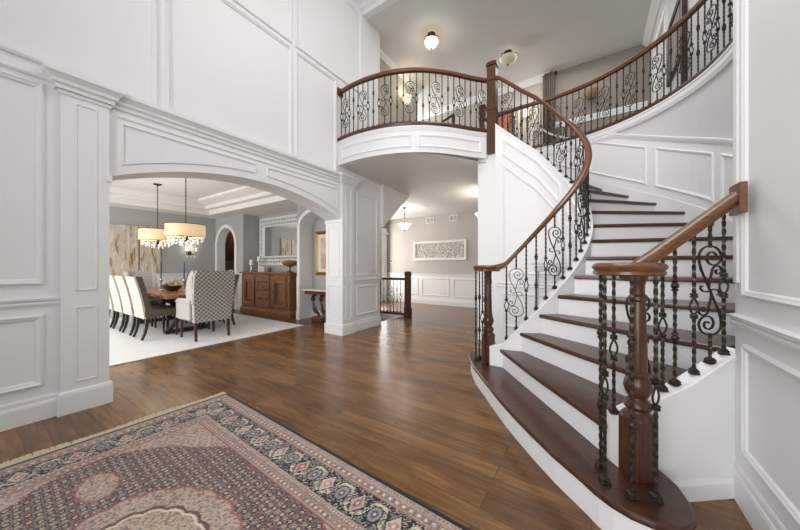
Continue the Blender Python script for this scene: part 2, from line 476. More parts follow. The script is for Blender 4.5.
# jamb panels and jamb plinths inside the arch
for (yy, s, nm) in ((Y1, -1, 'trim_3'), (Y0, 1, 'trim_4')):
    mb = MB(); mb.box(XW - TH, XW + .002, min(yy, yy + s * .02), max(yy, yy + s * .02), 0, 2.12)
    o = struct(mb.build(nm, M['white']))
    pl = MB(); pl.box(XW - TH - .015, XW + .06, min(yy, yy + s * .042), max(yy, yy + s * .042), 0, .19); pl.build('plinth', M['white'], o)
    cp = MB(); cp.box(XW - TH - .01, XW + .06, min(yy, yy + s * .04), max(yy, yy + s * .04), 2.09, 2.145); cp.build('impost', M['white'], o)
    for (z0, z1) in ((.27, .93), (1.07, 2.02)):
        r = MB(); r.ringframe(rect(XW - TH + .07, z0, XW - .03, z1), [(0, 0), (.004, .01), (.014, .01), (.024, -.006)], lambda x, z, h: (x, yy + s * (.02 + h), z))
        r.build('panel_moulding', M['white'], o)
# cornice that runs over the arch and breaks forward over the pilasters
CRN = [(0, 0), (.02, .0), (.024, .03), (.042, .045), (.046, .07), (.072, .10), (.084, .11), (.086, .15), (.0, .155)]
pth = [(XW, .47), (XW + .05, .47), (XW + .05, .80), (XW, .80), (XW, 3.87), (XW + .05, 3.87), (XW + .05, 4.22), (XW, 4.22)]
outl([(x, y, 2.82) for x, y in pth], CRN, 'trim_5')
outl([(XW, -3, 2.99), (XW, .47, 2.99)], [(0, 0), (.02, 0), (.03, .02), (.03, .04), (0, .05)], 'trim_6')
outl([(XW, .86, 2.74), (XW, 3.84, 2.74)], [(0, 0), (.012, .004), (.016, .02), (.0, .026)], 'trim_7')
# chair rail and baseboards of the left wall
CHAIR = [(0, 0), (.018, .004), (.022, .02), (.014, .03), (.03, .045), (.034, .06), (0, .066)]
BASE = [(0, 0), (.024, 0), (.024, .13), (.018, .15), (.012, .155), (.012, .185), (.006, .2), (0, .2)]
outl([(XW, -3, .96), (XW, .49, .96)], CHAIR, 'trim_8')
outl([(XW, -3, 0), (XW, .49, 0)], BASE, 'baseboard_left')
outl([(XW, 4.2, .95), (XW, YE, .95), (XW - TH, YE, .95)], CHAIR, 'trim_9')
outl([(XW, 4.2, 0), (XW, YE, 0), (XW - TH, YE, 0)], BASE, 'baseboard_pier')
# light switch plate is a thing (below); ceiling of the two-storey foyer
mb = MB(); mb.box(-4.3, 3.3, -3, 4.62, 6.95, 7.05); struct(mb.build('ceiling_foyer', M['ceil']))
mb = MB(); mb.box(-4.27, 3.3, 4.52, 4.62, ZC2 + .002, 6.95); struct(mb.build('wall_bulkhead', M['white']))
outl([(XW, 4.52, 6.34), (3.3, 4.52, 6.34)], [(0, 0), (.03, 0), (.05, .06), (.10, .10), (.12, .14), (0, .16)], 'trim_10')

# ---- right wall beside the camera
XR = .675; YR = 2.41
mb = MB(); mb.box(XR, XR + .30, -3, YR, 0, 6.95); wr = struct(mb.build('wall_right', M['white']))
for (z0, z1) in ((1.13, 6.0), (.30, .885)):
    r = MB(); r.ringframe(rect(-1.2, z0, YR - .125, z1), PANEL, lambda y, z, h: (XR - h, y, z)); r.build('panel_moulding', M['white'], wr)
outl([(XR, YR, .965), (XR, -3, .965)], CHAIR, 'trim_11')
outl([(XR, YR, 0), (XR, -3, 0)], [(u * .6, v) for u, v in BASE], 'baseboard_right')
mb = MB(); mb.cbox((XR - .004, YR - .03, 4.05), (.014, .05, 5.7), .004); struct(mb.build('trim_12', M['white']))

# ================================================================== STAIR GEOMETRY
RISE = Z2 / 18.0
CI = (-.80, 4.10); KX = .91; RI = .88          # inner ends of the treads
CO = (-.80, 4.15); RO = 2.05         # outer wall
PHI = {2: -90, 3: -76, 4: -63, 5: -50, 6: -36, 7: -22, 8: -8, 9: 6, 10: 19, 11: 32, 12: 45, 13: 58, 14: 70, 15: 82}
ANG = {2: -52, 3: -42, 4: -32, 5: -18, 6: -6, 7: 4, 8: 14, 9: 25, 10: 36, 11: 46, 12: 56, 13: 66, 14: 77, 15: 87, 16: 92, 17: 93, 18: 94}
def inner_pt(n, r=RI):
    if n in PHI:
        a = math.radians(PHI[n]); return (CI[0] + KX * r * math.cos(a), CI[1] + r * math.sin(a))
    return (-.92 - .21 * (n - 16), CI[1] + r)
OUT = [(.085, 2.04), (.40, 2.34), (.665, 2.56), (.76, 2.70), (.86, 2.88), (.96, 3.10)]
a0 = math.atan2(3.10 - CO[1], .96 - CO[0])
OUT += [(CO[0] + RO * math.cos(a0 + (PI / 2 - a0) * i / 40), CO[1] + RO * math.sin(a0 + (PI / 2 - a0) * i / 40)) for i in range(1, 41)]
OUT += [(-1.2, 6.2), (-1.6, 6.2), (-2.05, 6.2)]
def hit_out(p, ang):
    d = (math.cos(ang), math.sin(ang)); best = None
    for i in range(len(OUT) - 1):
        ax, ay = OUT[i]; bx, by = OUT[i + 1]; ex, ey = bx - ax, by - ay
        den = d[0] * ey - d[1] * ex
        if abs(den) < 1e-9: continue
        t = ((ax - p[0]) * ey - (ay - p[1]) * ex) / den; u = ((ax - p[0]) * d[1] - (ay - p[1]) * d[0]) / den
        if t > 0 and -1e-6 <= u <= 1 + 1e-6:
            s = i + u
            if best is None or t < best[0]: best = (t, s, (p[0] + d[0] * t, p[1] + d[1] * t))
    return best
NOSE = {}
for n in range(2, 19):
    p = inner_pt(n); h = hit_out(p, math.radians(ANG[n]))
    if n == 2: h = (0, 0.0, OUT[0])
    NOSE[n] = (p, h[2], h[1])
def out_between(s0, s1):
    pts = [OUT[i] for i in range(int(math.floor(s0)) + 1, int(math.ceil(s1))) if s0 + 1e-6 < i < s1 - 1e-6]
    return pts
def in_between(n0, n1, r=RI, k=4):
    if n1 <= 15:
        return [(CI[0] + KX * r * math.cos(math.radians(PHI[n0] + (PHI[n1] - PHI[n0]) * i / k)), CI[1] + r * math.sin(math.radians(PHI[n0] + (PHI[n1] - PHI[n0]) * i / k))) for i in range(1, k)]
    return []
# inner stringer line (s -> plan point, nosing height); radius given
def inner_line(r, ext0=.14, per=5):
    pts = []
    slope0 = RISE / .21
    pts.append((CI[0] - ext0, CI[1] - r, 2 * RISE - ext0 * slope0 * .55))
    for n in range(2, 18):
        for k in range(per):
            t = k / per
            if n < 15:
                a = math.radians(PHI[n] * (1 - t) + PHI[n + 1] * t); p = (CI[0] + KX * r * math.cos(a), CI[1] + r * math.sin(a))
            else:
                q0 = inner_pt(n, r); q1 = inner_pt(n + 1, r); p = (q0[0] * (1 - t) + q1[0] * t, q0[1] * (1 - t) + q1[1] * t)
            pts.append((p[0], p[1], (n + t) * RISE))
    p = inner_pt(18, r); pts.append((p[0], p[1], 18 * RISE))
    # smooth the height a little
    z = [q[2] for q in pts]
    for _ in range(12): z = [z[0]] + [(z[i - 1] + 2 * z[i] + z[i + 1]) / 4 for i in range(1, len(z) - 1)] + [z[-1]]
    return [(pts[i][0], pts[i][1], z[i]) for i in range(len(pts))]

stair = empty('staircase', (-.4, 2.6, 0), 0, 'curved white staircase with dark brown treads winding up to the upper floor', 'staircase')
def sbuild(mb, name, m):
    o = mb.build(name, M[m]); o.parent = stair; o.matrix_parent_inverse.identity()
    o.location = (.4, -2.6, 0); return o
# bottom tread: a long flared bullnose
T1 = [(-1.30, 3.62), (-1.27, 3.45), (-1.182, 3.27), (-1.085, 3.095), (-.887, 2.811), (-.74, 2.60), (-.623, 2.434), (-.47, 2.24), (-.34, 2.085), (-.20, 1.93), (-.051, 1.79), (.007, 1.728), (.07, 1.68), (.145, 1.648), (.228, 1.64), (.30, 1.655), (.345, 1.69), (.375, 1.745), (.385, 1.80), (.383, 1.87), (.36, 1.985), (.303, 2.09), (.22, 2.14)]
T1 = T1 + [(.05, 2.11), (NOSE[2][0][0] + .03, NOSE[2][0][1] + .03), (-.98, 3.42), (-1.12, 3.60)]
BULL = [(0, 0), (.022, 0), (.03, -.006), (.034, -.018), (.03, -.030), (.022, -.036), (0, -.036)]
def offset_poly(P, d):
    n = len(P); out = []
    A = sum(P[i][0] * P[(i + 1) % n][1] - P[(i + 1) % n][0] * P[i][1] for i in range(n)); sg = 1 if A > 0 else -1
    for i in range(n):
        p = Vector(P[i]); t0 = (p - Vector(P[i - 1])).normalized(); t1 = (Vector(P[(i + 1) % n]) - p).normalized()
        n0 = Vector((-t0.y, t0.x)) * sg; n1 = Vector((-t1.y, t1.x)) * sg; nn = (n0 + n1).normalized(); k = 1 / max(.5, nn.dot(n0))
        q = p + nn * d * k; out.append((q.x, q.y))
    return out
def slab_tread(poly, z, th=.038):
    """tread board with a rounded edge all round"""
    mb = MB(); n = len(poly)
    lv = [(.008, z), (.002, z - .005), (0, z - .014), (0, z - th + .012), (.003, z - th + .003), (.010, z - th)]
    vs = []
    for d, zz in lv: vs += [(x, y, zz) for x, y in offset_poly(poly, d)]
    fs = []
    for k in range(len(lv) - 1):
        for i in range(n):
            j = (i + 1) % n; fs.append((k * n + i, k * n + j, (k + 1) * n + j, (k + 1) * n + i))
    fs += [tuple(range(n)), tuple((len(lv) - 1) * n + i for i in range(n))]
    return mb.add(vs, fs)
sbuild(slab_tread(T1, RISE), 'tread', 'tread')
mb = MB(); mb.prism(offset_poly(T1, .03), 0, RISE - .038); sbuild(mb, 'riser', 'white')
for n in range(2, 18):
    (pi, po, so) = NOSE[n]; (qi, qo, s1) = NOSE[n + 1]
    d = Vector((po[0] - pi[0], po[1] - pi[1])).normalized(); nrm = Vector((d.y, -d.x))     # towards the foot of the stair
    ov = .032
    mid = ((pi[0] + po[0]) / 2 + nrm.x * (ov + .015), (pi[1] + po[1]) / 2 + nrm.y * (ov + .015))
    ext = .06
    qd = Vector((qo[0] - qi[0], qo[1] - qi[1])).normalized(); qn = Vector((-qd.y, qd.x))
    poly = [(pi[0] + nrm.x * ov, pi[1] + nrm.y * ov), mid, (po[0] + nrm.x * ov, po[1] + nrm.y * ov)] + out_between(so, s1) + \
           [(qo[0] + qn.x * .02, qo[1] + qn.y * .02), (qi[0] + qn.x * .02, qi[1] + qn.y * .02)] + in_between(n, n + 1)[::-1]
    sbuild(slab_tread(poly, n * RISE), 'tread', 'tread')
for n in range(2, 19):
    (pi, po, so) = NOSE[n]; d = Vector((po[0] - pi[0], po[1] - pi[1])).normalized(); nb = Vector((-d.y, d.x))
    mb = MB(); mid = ((pi[0] + po[0]) / 2, (pi[1] + po[1]) / 2)
    A = [pi, po]; B = [(p[0] + nb.x * .02, p[1] + nb.y * .02) for p in A]
    mb.ribbon(A, B, (n - 1) * RISE - .03, n * RISE - .037); sbuild(mb, 'riser', 'white')
# inner stringer with the closed wall below it, down to the floor
R0, R1 = RI - .075, RI
lin0 = inner_line(R0); lin1 = inner_line(R1)
CURB = .07
mb = MB(); mb.ribbon(lin0, lin1, [0.0 if i > 0 else 0.0 for i in range(len(lin0))], [p[2] + CURB for p in lin1]); sbuild(mb, 'stringer', 'white')
mb = MB(); mb.sweep([((a[0] + b[0]) / 2, (a[1] + b[1]) / 2, b[2] + CURB) for a, b in zip(lin0, lin1)], [(-.046, -.016), (.046, -.016), (.046, .006), (.04, .012), (-.04, .012), (-.046, .006)]); sbuild(mb, 'stringer_cap', 'white')
# outer stringer beside the lower steps, from the newel to the right wall
SK = [(.058, 2.055), (.40, 2.285), (.66, 2.49)]
SKo = [(.12, 1.975), (.455, 2.235), (.70, 2.43)]
zk = [.45, .625, .808]
mb = MB(); mb.ribbon(SK, SKo, 0, zk); sbuild(mb, 'stringer', 'white')
mb = MB(); mb.sweep([((a[0] + b[0]) / 2, (a[1] + b[1]) / 2, z) for a, b, z in zip(SK, SKo, zk)], [(-.048, -.016), (.048, -.016), (.048, .006), (.04, .012), (-.04, .012), (-.048, .006)]); sbuild(mb, 'stringer_cap', 'white')
mb = MB(); mb.sweep([(x, y, 0) for x, y in SKo[::1]], [(0, 0), (.018, 0), (.018, .085), (.008, .105), (0, .105)]); sbuild(mb, 'skirting', 'white')
# outer skirt board that climbs the curved wall
def outer_steps():
    P = []
    for n in range(4, 18):
        (pi, po, s0) = NOSE[n]; s1 = NOSE[n + 1][2]
        for k in range(4):
            t = k / 4; s = s0 + (s1 - s0) * t
            if s < 3.15: continue
            i = min(len(OUT) - 2, int(s)); u = s - i
            P.append((OUT[i][0] * (1 - u) + OUT[i + 1][0] * u, OUT[i][1] * (1 - u) + OUT[i + 1][1] * u, (n + t) * RISE))
    P.append((*NOSE[18][1], 18 * RISE))
    z = [p[2] for p in P]
    for _ in range(25): z = [z[0]] + [(z[i - 1] + 2 * z[i] + z[i + 1]) / 4 for i in range(1, len(z) - 1)] + [z[-1]]
    return [(p[0], p[1], zz) for p, zz in zip(P, z)]
OS = outer_steps()
def inward(P, d):
    out = []
    for i in range(len(P)):
        a = Vector(P[max(0, i - 1)][:2]); b = Vector(P[min(len(P) - 1, i + 1)][:2]); t = (b - a).normalized()
        out.append((P[i][0] - t.y * d, P[i][1] + t.x * d))
    return out
mb = MB(); mb.ribbon(inward(OS, .022), inward(OS, -.01), [p[2] - .25 for p in OS], [p[2] + .12 for p in OS]); sbuild(mb, 'skirt_board', 'white')

# ---- curved stair wall (white wainscot that climbs, grey paint above)
OW = [(.70, 2.42)] + OUT[3:]
OWb = inward(OW, -.14)
mb = MB(); mb.ribbon(OW, OWb, 0, 3.46); sw = struct(mb.build('wall_stair', M['stairgrey']))
WZ = .93
OSx = OS
mb = MB(); mb.ribbon(inward(OSx, .012), inward(OSx, .0), [p[2] + .05 for p in OSx], [min(3.44, p[2] + WZ) for p in OSx]); struct(mb.build('wall_wainscot', M['white']))
mb = MB(); mb.sweep([(q[0], q[1], min(3.38, p[2] + WZ - .03)) for p, q in zip(OSx, inward(OSx, .012))][::-1], [(0, 0), (.012, .0), (.018, .02), (.026, .035), (.03, .06), (.022, .07), (0, .07)]); struct(mb.build('trim_13', M['white']))
# raked panels on the curved wainscot
cumL = [0]
for i in range(1, len(OSx)): cumL.append(cumL[-1] + math.dist(OSx[i][:2], OSx[i - 1][:2]))
def os_at(L):
    i = min(len(cumL) - 2, max(0, int(np.searchsorted(cumL, L) - 1))); u = (L - cumL[i]) / (cumL[i + 1] - cumL[i])
    p = [OSx[i][k] * (1 - u) + OSx[i + 1][k] * u for k in range(3)]
    t = Vector((OSx[i + 1][0] - OSx[i][0], OSx[i + 1][1] - OSx[i][1])).normalized()
    return p, (-t.y, t.x)
def fcurve(L, dz, h):
    p, nrm = os_at(L); return (p[0] + nrm[0] * (.012 + h), p[1] + nrm[1] * (.012 + h), p[2] + dz)
pw = MB(); L0 = .04; PW = .87
while L0 + PW < cumL[-1] - .2:
    n = 8
    poly = [(L0 + (PW) * i / n, .24) for i in range(n + 1)] + [(L0 + PW * (n - i) / n, .80) for i in range(n + 1)]
    pw.ringframe(poly, PANEL, fcurve); L0 += PW + .12
struct(pw.build('trim_14', M['white']))

# ================================================================== UPPER FLOOR
BAL = [(-3.87, 3.82), (-3.6, 3.79), (-3.3, 3.785), (-2.95, 3.83), (-2.68, 3.905), (-2.45, 4.01), (-2.25, 4.135), (-2.06, 4.30), (-1.88, 4.50), (-1.71, 4.72), (-1.58, 4.87), (-1.49, 4.97)]
def catmull(P, k=5):
    P = [np.array(p, float) for p in P]; out = []
    for i in range(len(P) - 1):
        p0 = P[max(0, i - 1)]; p1 = P[i]; p2 = P[i + 1]; p3 = P[min(len(P) - 1, i + 2)]
        for j in range(k):
            t = j / k
            out.append(tuple(.5 * ((2 * p1) + (p2 - p0) * t + (2 * p0 - 5 * p1 + 4 * p2 - p3) * t * t + (3 * p1 - p0 - 3 * p2 + p3) * t ** 3)))
    out.append(tuple(P[-1])); return out
BALC = catmull(BAL)
NW = (-1.415, 5.0)                     # tall newel
NW2 = (-2.0, 6.33)                     # gallery newel
RG = 2.02
GAL = [(CO[0] + RG * math.cos(a), CO[1] + RG * math.sin(a)) for a in [math.radians(-14 + (90 + 14) * i / 48) for i in range(49)]] + [(-1.3, CO[1] + RG + .02), (-1.95, CO[1] + RG + .12)]
fp = [(-4.2, 3.9)] + inward(BALC, .07)[1:] + [(-1.50, 5.05), (-1.95, 6.27)] + [(CO[0] + (x - CO[0]) * 1.03, CO[1] + (y - CO[1]) * 1.03) for x, y in GAL[::-1][1:]] + [(3.3, 3.6), (3.3, 8.6), (-6.6, 8.6), (-6.6, 5.07), (-4.2, 5.07)]
mb = MB(); mb.prism(fp, Z2 - .13, Z2 - .012); struct(mb.build('floor_upper', M['carpet']))
# fascia of the gallery edge (white band) 
mb = MB(); mb.sweep([(x, y, Z2 - .015) for x, y in GAL[:-1]], [(-.028, 0), (-.028, -.02), (-.018, -.03), (-.018, -.085), (-.01, -.10), (.0, -.125), (.05, -.125), (.05, 0)]); struct(mb.build('trim_15', M['white']))
# balcony fascia with panels
BF = resample(BALC, .06)
mb = MB(); mb.ribbon(BF, inward(BF, .10), 3.12, Z2 - .012); fa = struct(mb.build('trim_16', M['white']))
mb = MB(); mb.sweep([(x, y, Z2 - .09) for x, y in BF], [(0, 0), (.006, 0), (.010, .02), (.018, .04), (.020, .06), (0, .065)]); mb.build('cornice', M['white'], fa)
cb = [0]
for i in range(1, len(BF)): cb.append(cb[-1] + math.dist(BF[i], BF[i - 1]))
def fbal(L, z, h):
    i = min(len(cb) - 2, max(0, int(np.searchsorted(cb, L) - 1))); u = (L - cb[i]) / (cb[i + 1] - cb[i])
    t = Vector((BF[i + 1][0] - BF[i][0], BF[i + 1][1] - BF[i][1])).normalized()
    return (BF[i][0] * (1 - u) + BF[i + 1][0] * u + t.y * h, BF[i][1] * (1 - u) + BF[i + 1][1] * u - t.x * h, z)
for (l0, l1) in ((.10, 1.48), (1.60, cb[-1] - .12)):
    n = 12; poly = [(l0 + (l1 - l0) * i / n, 3.2) for i in range(n + 1)] + [(l1 - (l1 - l0) * i / n, 3.41) for i in range(n + 1)]
    m2 = MB(); m2.ringframe(poly, PANEL, fbal); m2.build('panel_moulding', M['white'], fa)
# ceiling of the ground-floor hall: gently rising to the balcony soffit
mb = MB()
def zhall(y): return 3.125 - .185 * min(1, max(0, (y - 3.8) / 3.4))
def strip(cols, k=9):
    vs = []; fs = []
    for (x, y) in cols:
        for j in range(k): yy = y + (8.65 - y) * j / (k - 1); vs.append((x, yy, zhall(yy)))
    for i in range(len(cols) - 1):
        for j in range(k - 1): fs.append((i * k + j, (i + 1) * k + j, (i + 1) * k + j + 1, i * k + j + 1))
    mb.add(vs, fs)
strip([(-6.6, 5.07), (-3.87, 5.07)])
strip([(x, y + .02) for x, y in BF] + [(-1.42, 5.06), (-1.40, 5.3)])
strip([(-1.40, 6.2), (3.3, 6.2)])
struct(mb.build('ceiling_hall', M['ceil']))
# end wall under the tall newel that closes the well (core wall end)
mb = MB(); mb.box(-1.66, -1.345, 4.985, 5.06, 0, 3.5); ce = struct(mb.build('wall_core', M['white']))
# panels on the concave wall of the upper flight
cI = [0]
for i in range(1, len(lin0)): cI.append(cI[-1] + math.dist(lin0[i][:2], lin0[i - 1][:2]))
def fin(L, z, h):
    i = min(len(cI) - 2, max(0, int(np.searchsorted(cI, L) - 1))); u = (L - cI[i]) / (cI[i + 1] - cI[i])
    t = Vector((lin0[i + 1][0] - lin0[i][0], lin0[i + 1][1] - lin0[i][1])).normalized()
    p = [lin0[i][k] * (1 - u) + lin0[i + 1][k] * u for k in range(3)]
    return (p[0] - t.y * h, p[1] + t.x * h, z)
def zin(L):
    i = min(len(cI) - 2, max(0, int(np.searchsorted(cI, L) - 1))); u = (L - cI[i]) / (cI[i + 1] - cI[i]); return lin0[i][2] * (1 - u) + lin0[i + 1][2] * u
LT = cI[-1]
def inpanel(l0, l1, zlo, zhi):
    n = 10; poly = [(l0 + (l1 - l0) * i / n, zlo(l0 + (l1 - l0) * i / n)) for i in range(n + 1)] + [(l1 - (l1 - l0) * i / n, zhi(l1 - (l1 - l0) * i / n)) for i in range(n + 1)]
    m2 = MB(); m2.ringframe(poly, PANEL, fin); return m2
o = inpanel(LT - 1.0, LT - .12, lambda L: zin(L) - .36, lambda L: zin(L) - .07); o.ringframe(rect(LT - 1.95, 0, LT - 1.1, .01), PANEL, fin) if False else None
tr = struct(o.build('trim_17', M['white']))
inpanel(LT - 1.98, LT - 1.1, lambda L: zin(L) - .36, lambda L: zin(L) - .07).build('panel_moulding', M['white'], tr)
inpanel(LT - .98, LT - .12, lambda L: 1.15, lambda L: zin(L) - .50).build('panel_moulding', M['white'], tr)
inpanel(LT - 1.98, LT - 1.1, lambda L: 1.15, lambda L: zin(L) - .50).build('panel_moulding', M['white'], tr)
inpanel(LT - .98, LT - .12, lambda L: .3, lambda L: .85).build('panel_moulding', M['white'], tr)
inpanel(LT - 1.98, LT - 1.1, lambda L: .3, lambda L: .85).build('panel_moulding', M['white'], tr)
inpanel(LT - 2.0, LT - .02, lambda L: .94, lambda L: 1.02).build('panel_moulding', M['white'], tr)

# upper walls and ceiling
mb = MB(); mb.box(-6.6, 3.3, 4.62, 8.6, ZC2, ZC2 + .1); struct(mb.build('ceiling_upper', M['ceilup']))
mb = MB(); mb.box(-6.6, 3.3, 8.6, 8.75, Z2 - .6, ZC2); struct(mb.build('wall_upper_back', M['greige']))
mb = MB(); mb.box(-4.35, -4.2, YE, 7.3, 3.0, ZC2); struct(mb.build('wall_upper_left', M['greige']))
mb = MB(); mb.box(-6.7, -6.6, 5.0, 8.7, 0, ZC2); struct(mb.build('wall_hall_left', M['greige']))
mb = MB(); mb.box(1.08, 1.2, 5.5, 8.6, 2.95, ZC2); mb.box(1.2, 3.3, 5.5, 5.62, 2.95, ZC2); struct(mb.build('wall_upper_right', M['stairgrey']))
mb = MB(); mb.box(3.3, 3.4, -3, 8.75, 0, 7.0); struct(mb.build('wall_far_right', M['white']))
CROWN = [(0, 0), (.03, 0), (.05, .03), (.11, .09), (.13, .12), (.13, .15), (0, .15)]
outl([(-6.6, 8.6, ZC2 - .15), (-.92, 8.6, ZC2 - .15)], CROWN, 'trim_18')
outl([(1.08, 8.55, ZC2 - .15), (1.08, 5.5, ZC2 - .15), (3.3, 5.5, ZC2 - .15)], CROWN, 'trim_34')
outl([(-4.2, YE, ZC2 - .12), (-4.2, 7.3, ZC2 - .12), (-4.35, 7.3, ZC2 - .12)], [(0, 0), (.02, 0), (.08, .08), (.09, .12), (0, .12)], 'trim_19')
outl([(-.9, 8.58, 4.86), (1.05, 8.58, 4.86)], [(0, 0), (.02, 0), (.03, .05), (.05, .1), (.05, .14), (0, .14)], 'trim_20')
mb = MB(); mb.box(-.9, 1.07, 8.58, 8.6, Z2, ZC2 - .005); struct(mb.build('trim_21', M['taupe']))
outl([(-6.6, 8.6, Z2), (-.9, 8.6, Z2)], [(0, 0), (.02, 0), (.02, .14), (0, .16)], 'baseboard_upper')

# ================================================================== GROUND-FLOOR HALL
mb = MB(); mb.box(-6.6, 3.3, 8.65, 8.8, 0, 3.0); struct(mb.build('wall_hall', M['greige']))
mb = MB(); mb.box(-6.6, 3.3, 8.636, 8.65, 0, .97); struct(mb.build('wall_hall_wainscot', M['white']))
outl([(-6.6, 8.636, .955), (3.3, 8.636, .955)], CHAIR, 'trim_22')
outl([(-6.6, 8.636, 0), (3.3, 8.636, 0)], BASE, 'baseboard_hall')
hp = MB(); x = -5.95
while x < -1.0:
    hp.ringframe(rect(x, .29, x + 1.0, .86), PANEL, lambda a, z, h: (a, 8.636 - h, z)); x += 1.14
struct(hp.build('trim_23', M['white']))
# pale arched casing at the far left end of the hall
mb = MB(); mb.box(-6.55, -6.24, 8.28, 8.60, 0, 2.62); mb.box(-6.57, -6.20, 8.24, 8.62, 2.4, 2.48); struct(mb.build('trim_24', M['white']))
# basement stairwell walls, steps and the white edge of the floor opening
mb = MB(); mb.box(HX0, HX1, HY1 - .02, HY1, -1.6, -.12); mb.box(HX1 - .02, HX1, HY0, HY1 - .02, -1.6, -.12); mb.box(HX0 - .02, HX0, HY0, HY1, -1.6, -.12); mb.box(HX0, HX1, HY0 - .02, HY0, -1.6, -.12); mb.box(HX0, HX1, HY0, HY1, -1.62, -1.6)
struct(mb.build('wall_stairwell', M['greige']))
mb = MB(); mb.box(HX0, HX1 + .04, HY1 - .005, HY1 + .06, -.13, .035); mb.box(HX1 - .02, HX1, HY0, HY1, -.14, -.001); struct(mb.build('trim_25', M['white']))
bs = empty('basement_stairs', (-4.6, 5.6, 0), 0, 'carpeted steps going down through the floor opening beside the white pier', 'stairs')
for k in range(6):
    mb = MB(); x1 = HX1 - .03 - k * .2; mb.box(x1 - .21, x1, HY0 + .01, HY1 - .03, -.2 * (k + 1) - .2, -.2 * (k + 1) + .02)
    o = mb.build('step', M['carpet'], bs); o.location = (4.6, -5.6, 0)
# sloping bulkhead over the basement stairs
mb = MB(); P = [(5.075, 2.12), (6.15, 2.99), (6.15, 3.03), (5.075, 3.05)]
mb.add([(-3.78, y, z) for y, z in P] + [(-4.6, y, z) for y, z in P], [(0, 1, 2, 3), (7, 6, 5, 4), (0, 4, 5, 1), (1, 5, 6, 2), (2, 6, 7, 3), (3, 7, 4, 0)])
struct(mb.build('wall_slope', M['ceil']))

# ================================================================== DINING ROOM SHELL
XA = -10.0; YS = 4.5; YN = 4.98; ZD = 2.76
mb = MB(); mb.box(XA - .12, XA, -3, YS + .2, 0, 3.4); struct(mb.build('wall_dining_far', M['grey']))
YR2 = 4.86
# side wall with an arched doorway, a sideboard recess and an arched recess
f = MB()
D0, D1, DS = -9.86, -8.79, 1.90
f.box(XA, D0, YS, YS + .22, 0, 3.0); f.box(D1, -8.36, YS, YS + .22, 0, 3.0); f.box(-8.46, -8.36, YS + .22, YN, 0, 3.0)
def arch_top(mb, x0, x1, zs_, rise, ztop, y0, y1, n=20):
    cx = (x0 + x1) / 2; hw = (x1 - x0) / 2; vs = []; fs = []
    for i in range(n + 1):
        a = PI - PI * i / n; x = cx + hw * math.cos(a); z = zs_ + rise * math.sin(a)
        vs += [(x, y0, z), (x, y1, z), (x, y1, ztop), (x, y0, ztop)]
    for i in range(n):
        a, b = 4 * i, 4 * i + 4
        fs += [(a, a + 1, b + 1, b), (a + 1, a + 2, b + 2, b + 1), (a + 2, a + 3, b + 3, b + 2), (a + 3, a, b, b + 3)]
    mb.add(vs, fs)
arch_top(f, D0, D1, DS, .53, 3.0, YS, YS + .22)
f.box(-8.46, -5.95, YN, YN + .1, 0, 3.0)                          # back of the sideboard recess
f.box(-5.95, -5.82, YS, YN + .1, 0, 3.0)                          # pier between the recesses
A0, A1, AS = -5.82, -4.40, 2.24
arch_top(f, A0, A1, AS, .33, 3.0, YS, YR2)
f.box(A0, A1, YR2, YR2 + .1, 0, 3.0); f.box(A1, XW - TH + .02, YS, YN + .1, 0, 3.0)
struct(f.build('wall_dining_side', M['grey']))
def arch_casing(x0, x1, zs_, rise, w, name, depth=.03, jamb=0.0, n=20):
    cx = (x0 + x1) / 2; hw = (x1 - x0) / 2
    P = [(x0, 0.0)] + [(cx + hw * math.cos(PI - PI * i / n), zs_ + rise * math.sin(PI - PI * i / n)) for i in range(n + 1)] + [(x1, 0.0)]
    Q = [(x0 - w, 0.0)] + [(cx + (hw + w) * math.cos(PI - PI * i / n), zs_ + (rise + w) * math.sin(PI - PI * i / n)) for i in range(n + 1)] + [(x1 + w, 0.0)]
    mb = MB(); vs = []; fs = []
    for (p, q) in zip(P, Q): vs += [(p[0], YS - depth, p[1]), (q[0], YS - depth, q[1]), (q[0], YS, q[1]), (p[0], YS + jamb, p[1])]
    for i in range(len(P) - 1):
        a, b = 4 * i, 4 * i + 4
        for k in range(4): fs.append((a + k, a + (k + 1) % 4, b + (k + 1) % 4, b + k))
    fs += [(0, 1, 2, 3), tuple(4 * (len(P) - 1) + k for k in (3, 2, 1, 0))]
    mb.add(vs, fs); return struct(mb.build(name, M['white']))
arch_casing(D0 + .005, D1 - .005, DS, .525, .11, 'trim_26', .03, .22)
arch_casing(A0 + .005, A1 - .005, AS, .325, .09, 'trim_27', .03, .355)
# dining wainscot
for (nm, pth) in (('trim_28', [(XA, -3), (XA, YS)]), ):
    mb = MB(); mb.box(XA, XA + .014, -3, YS, 0, 1.02); struct(mb.build('wall_dining_wainscot', M['white']))
    outl([(x, y, 1.0) for x, y in pth], CHAIR, nm)
    outl([(XA + .014, y, 0) for x, y in pth], BASE, 'baseboard_dining')
    wp = MB(); y = -1.4
    while y < 3.9:
        wp.ringframe(rect(y, .3, y + .8, .9), PANEL, lambda a, z, h: (XA + .014 + h, a, z)); y += .95
    struct(wp.build('trim_29', M['white']))
mb = MB(); mb.box(-8.64, -8.35, YS - .014, YS, 0, 1.02); mb.box(-5.95, -5.915, YS - .014, YS, 0, 1.02); struct(mb.build('trim_30', M['white']))
outl([(-8.64, YS - .014, 1.0), (-8.35, YS - .014, 1.0)], CHAIR, 'trim_31')
outl([(-8.64, YS - .014, 0), (-8.33, YS - .014, 0)], BASE, 'baseboard_dining_side')
outl([(-8.35, YN, 0), (-5.95, YN, 0)], BASE, 'baseboard_recess')
mb = MB(); mb.box(-5.82, -5.80, YS - .035, YS + .0, 0, .19); mb.box(-5.92, -5.80, YS - .05, YS - .03, 0, .19); struct(mb.build('trim_32', M['white']))
outl([(A0, YR2, 0), (A1, YR2, 0)], BASE, 'baseboard_arch_recess')
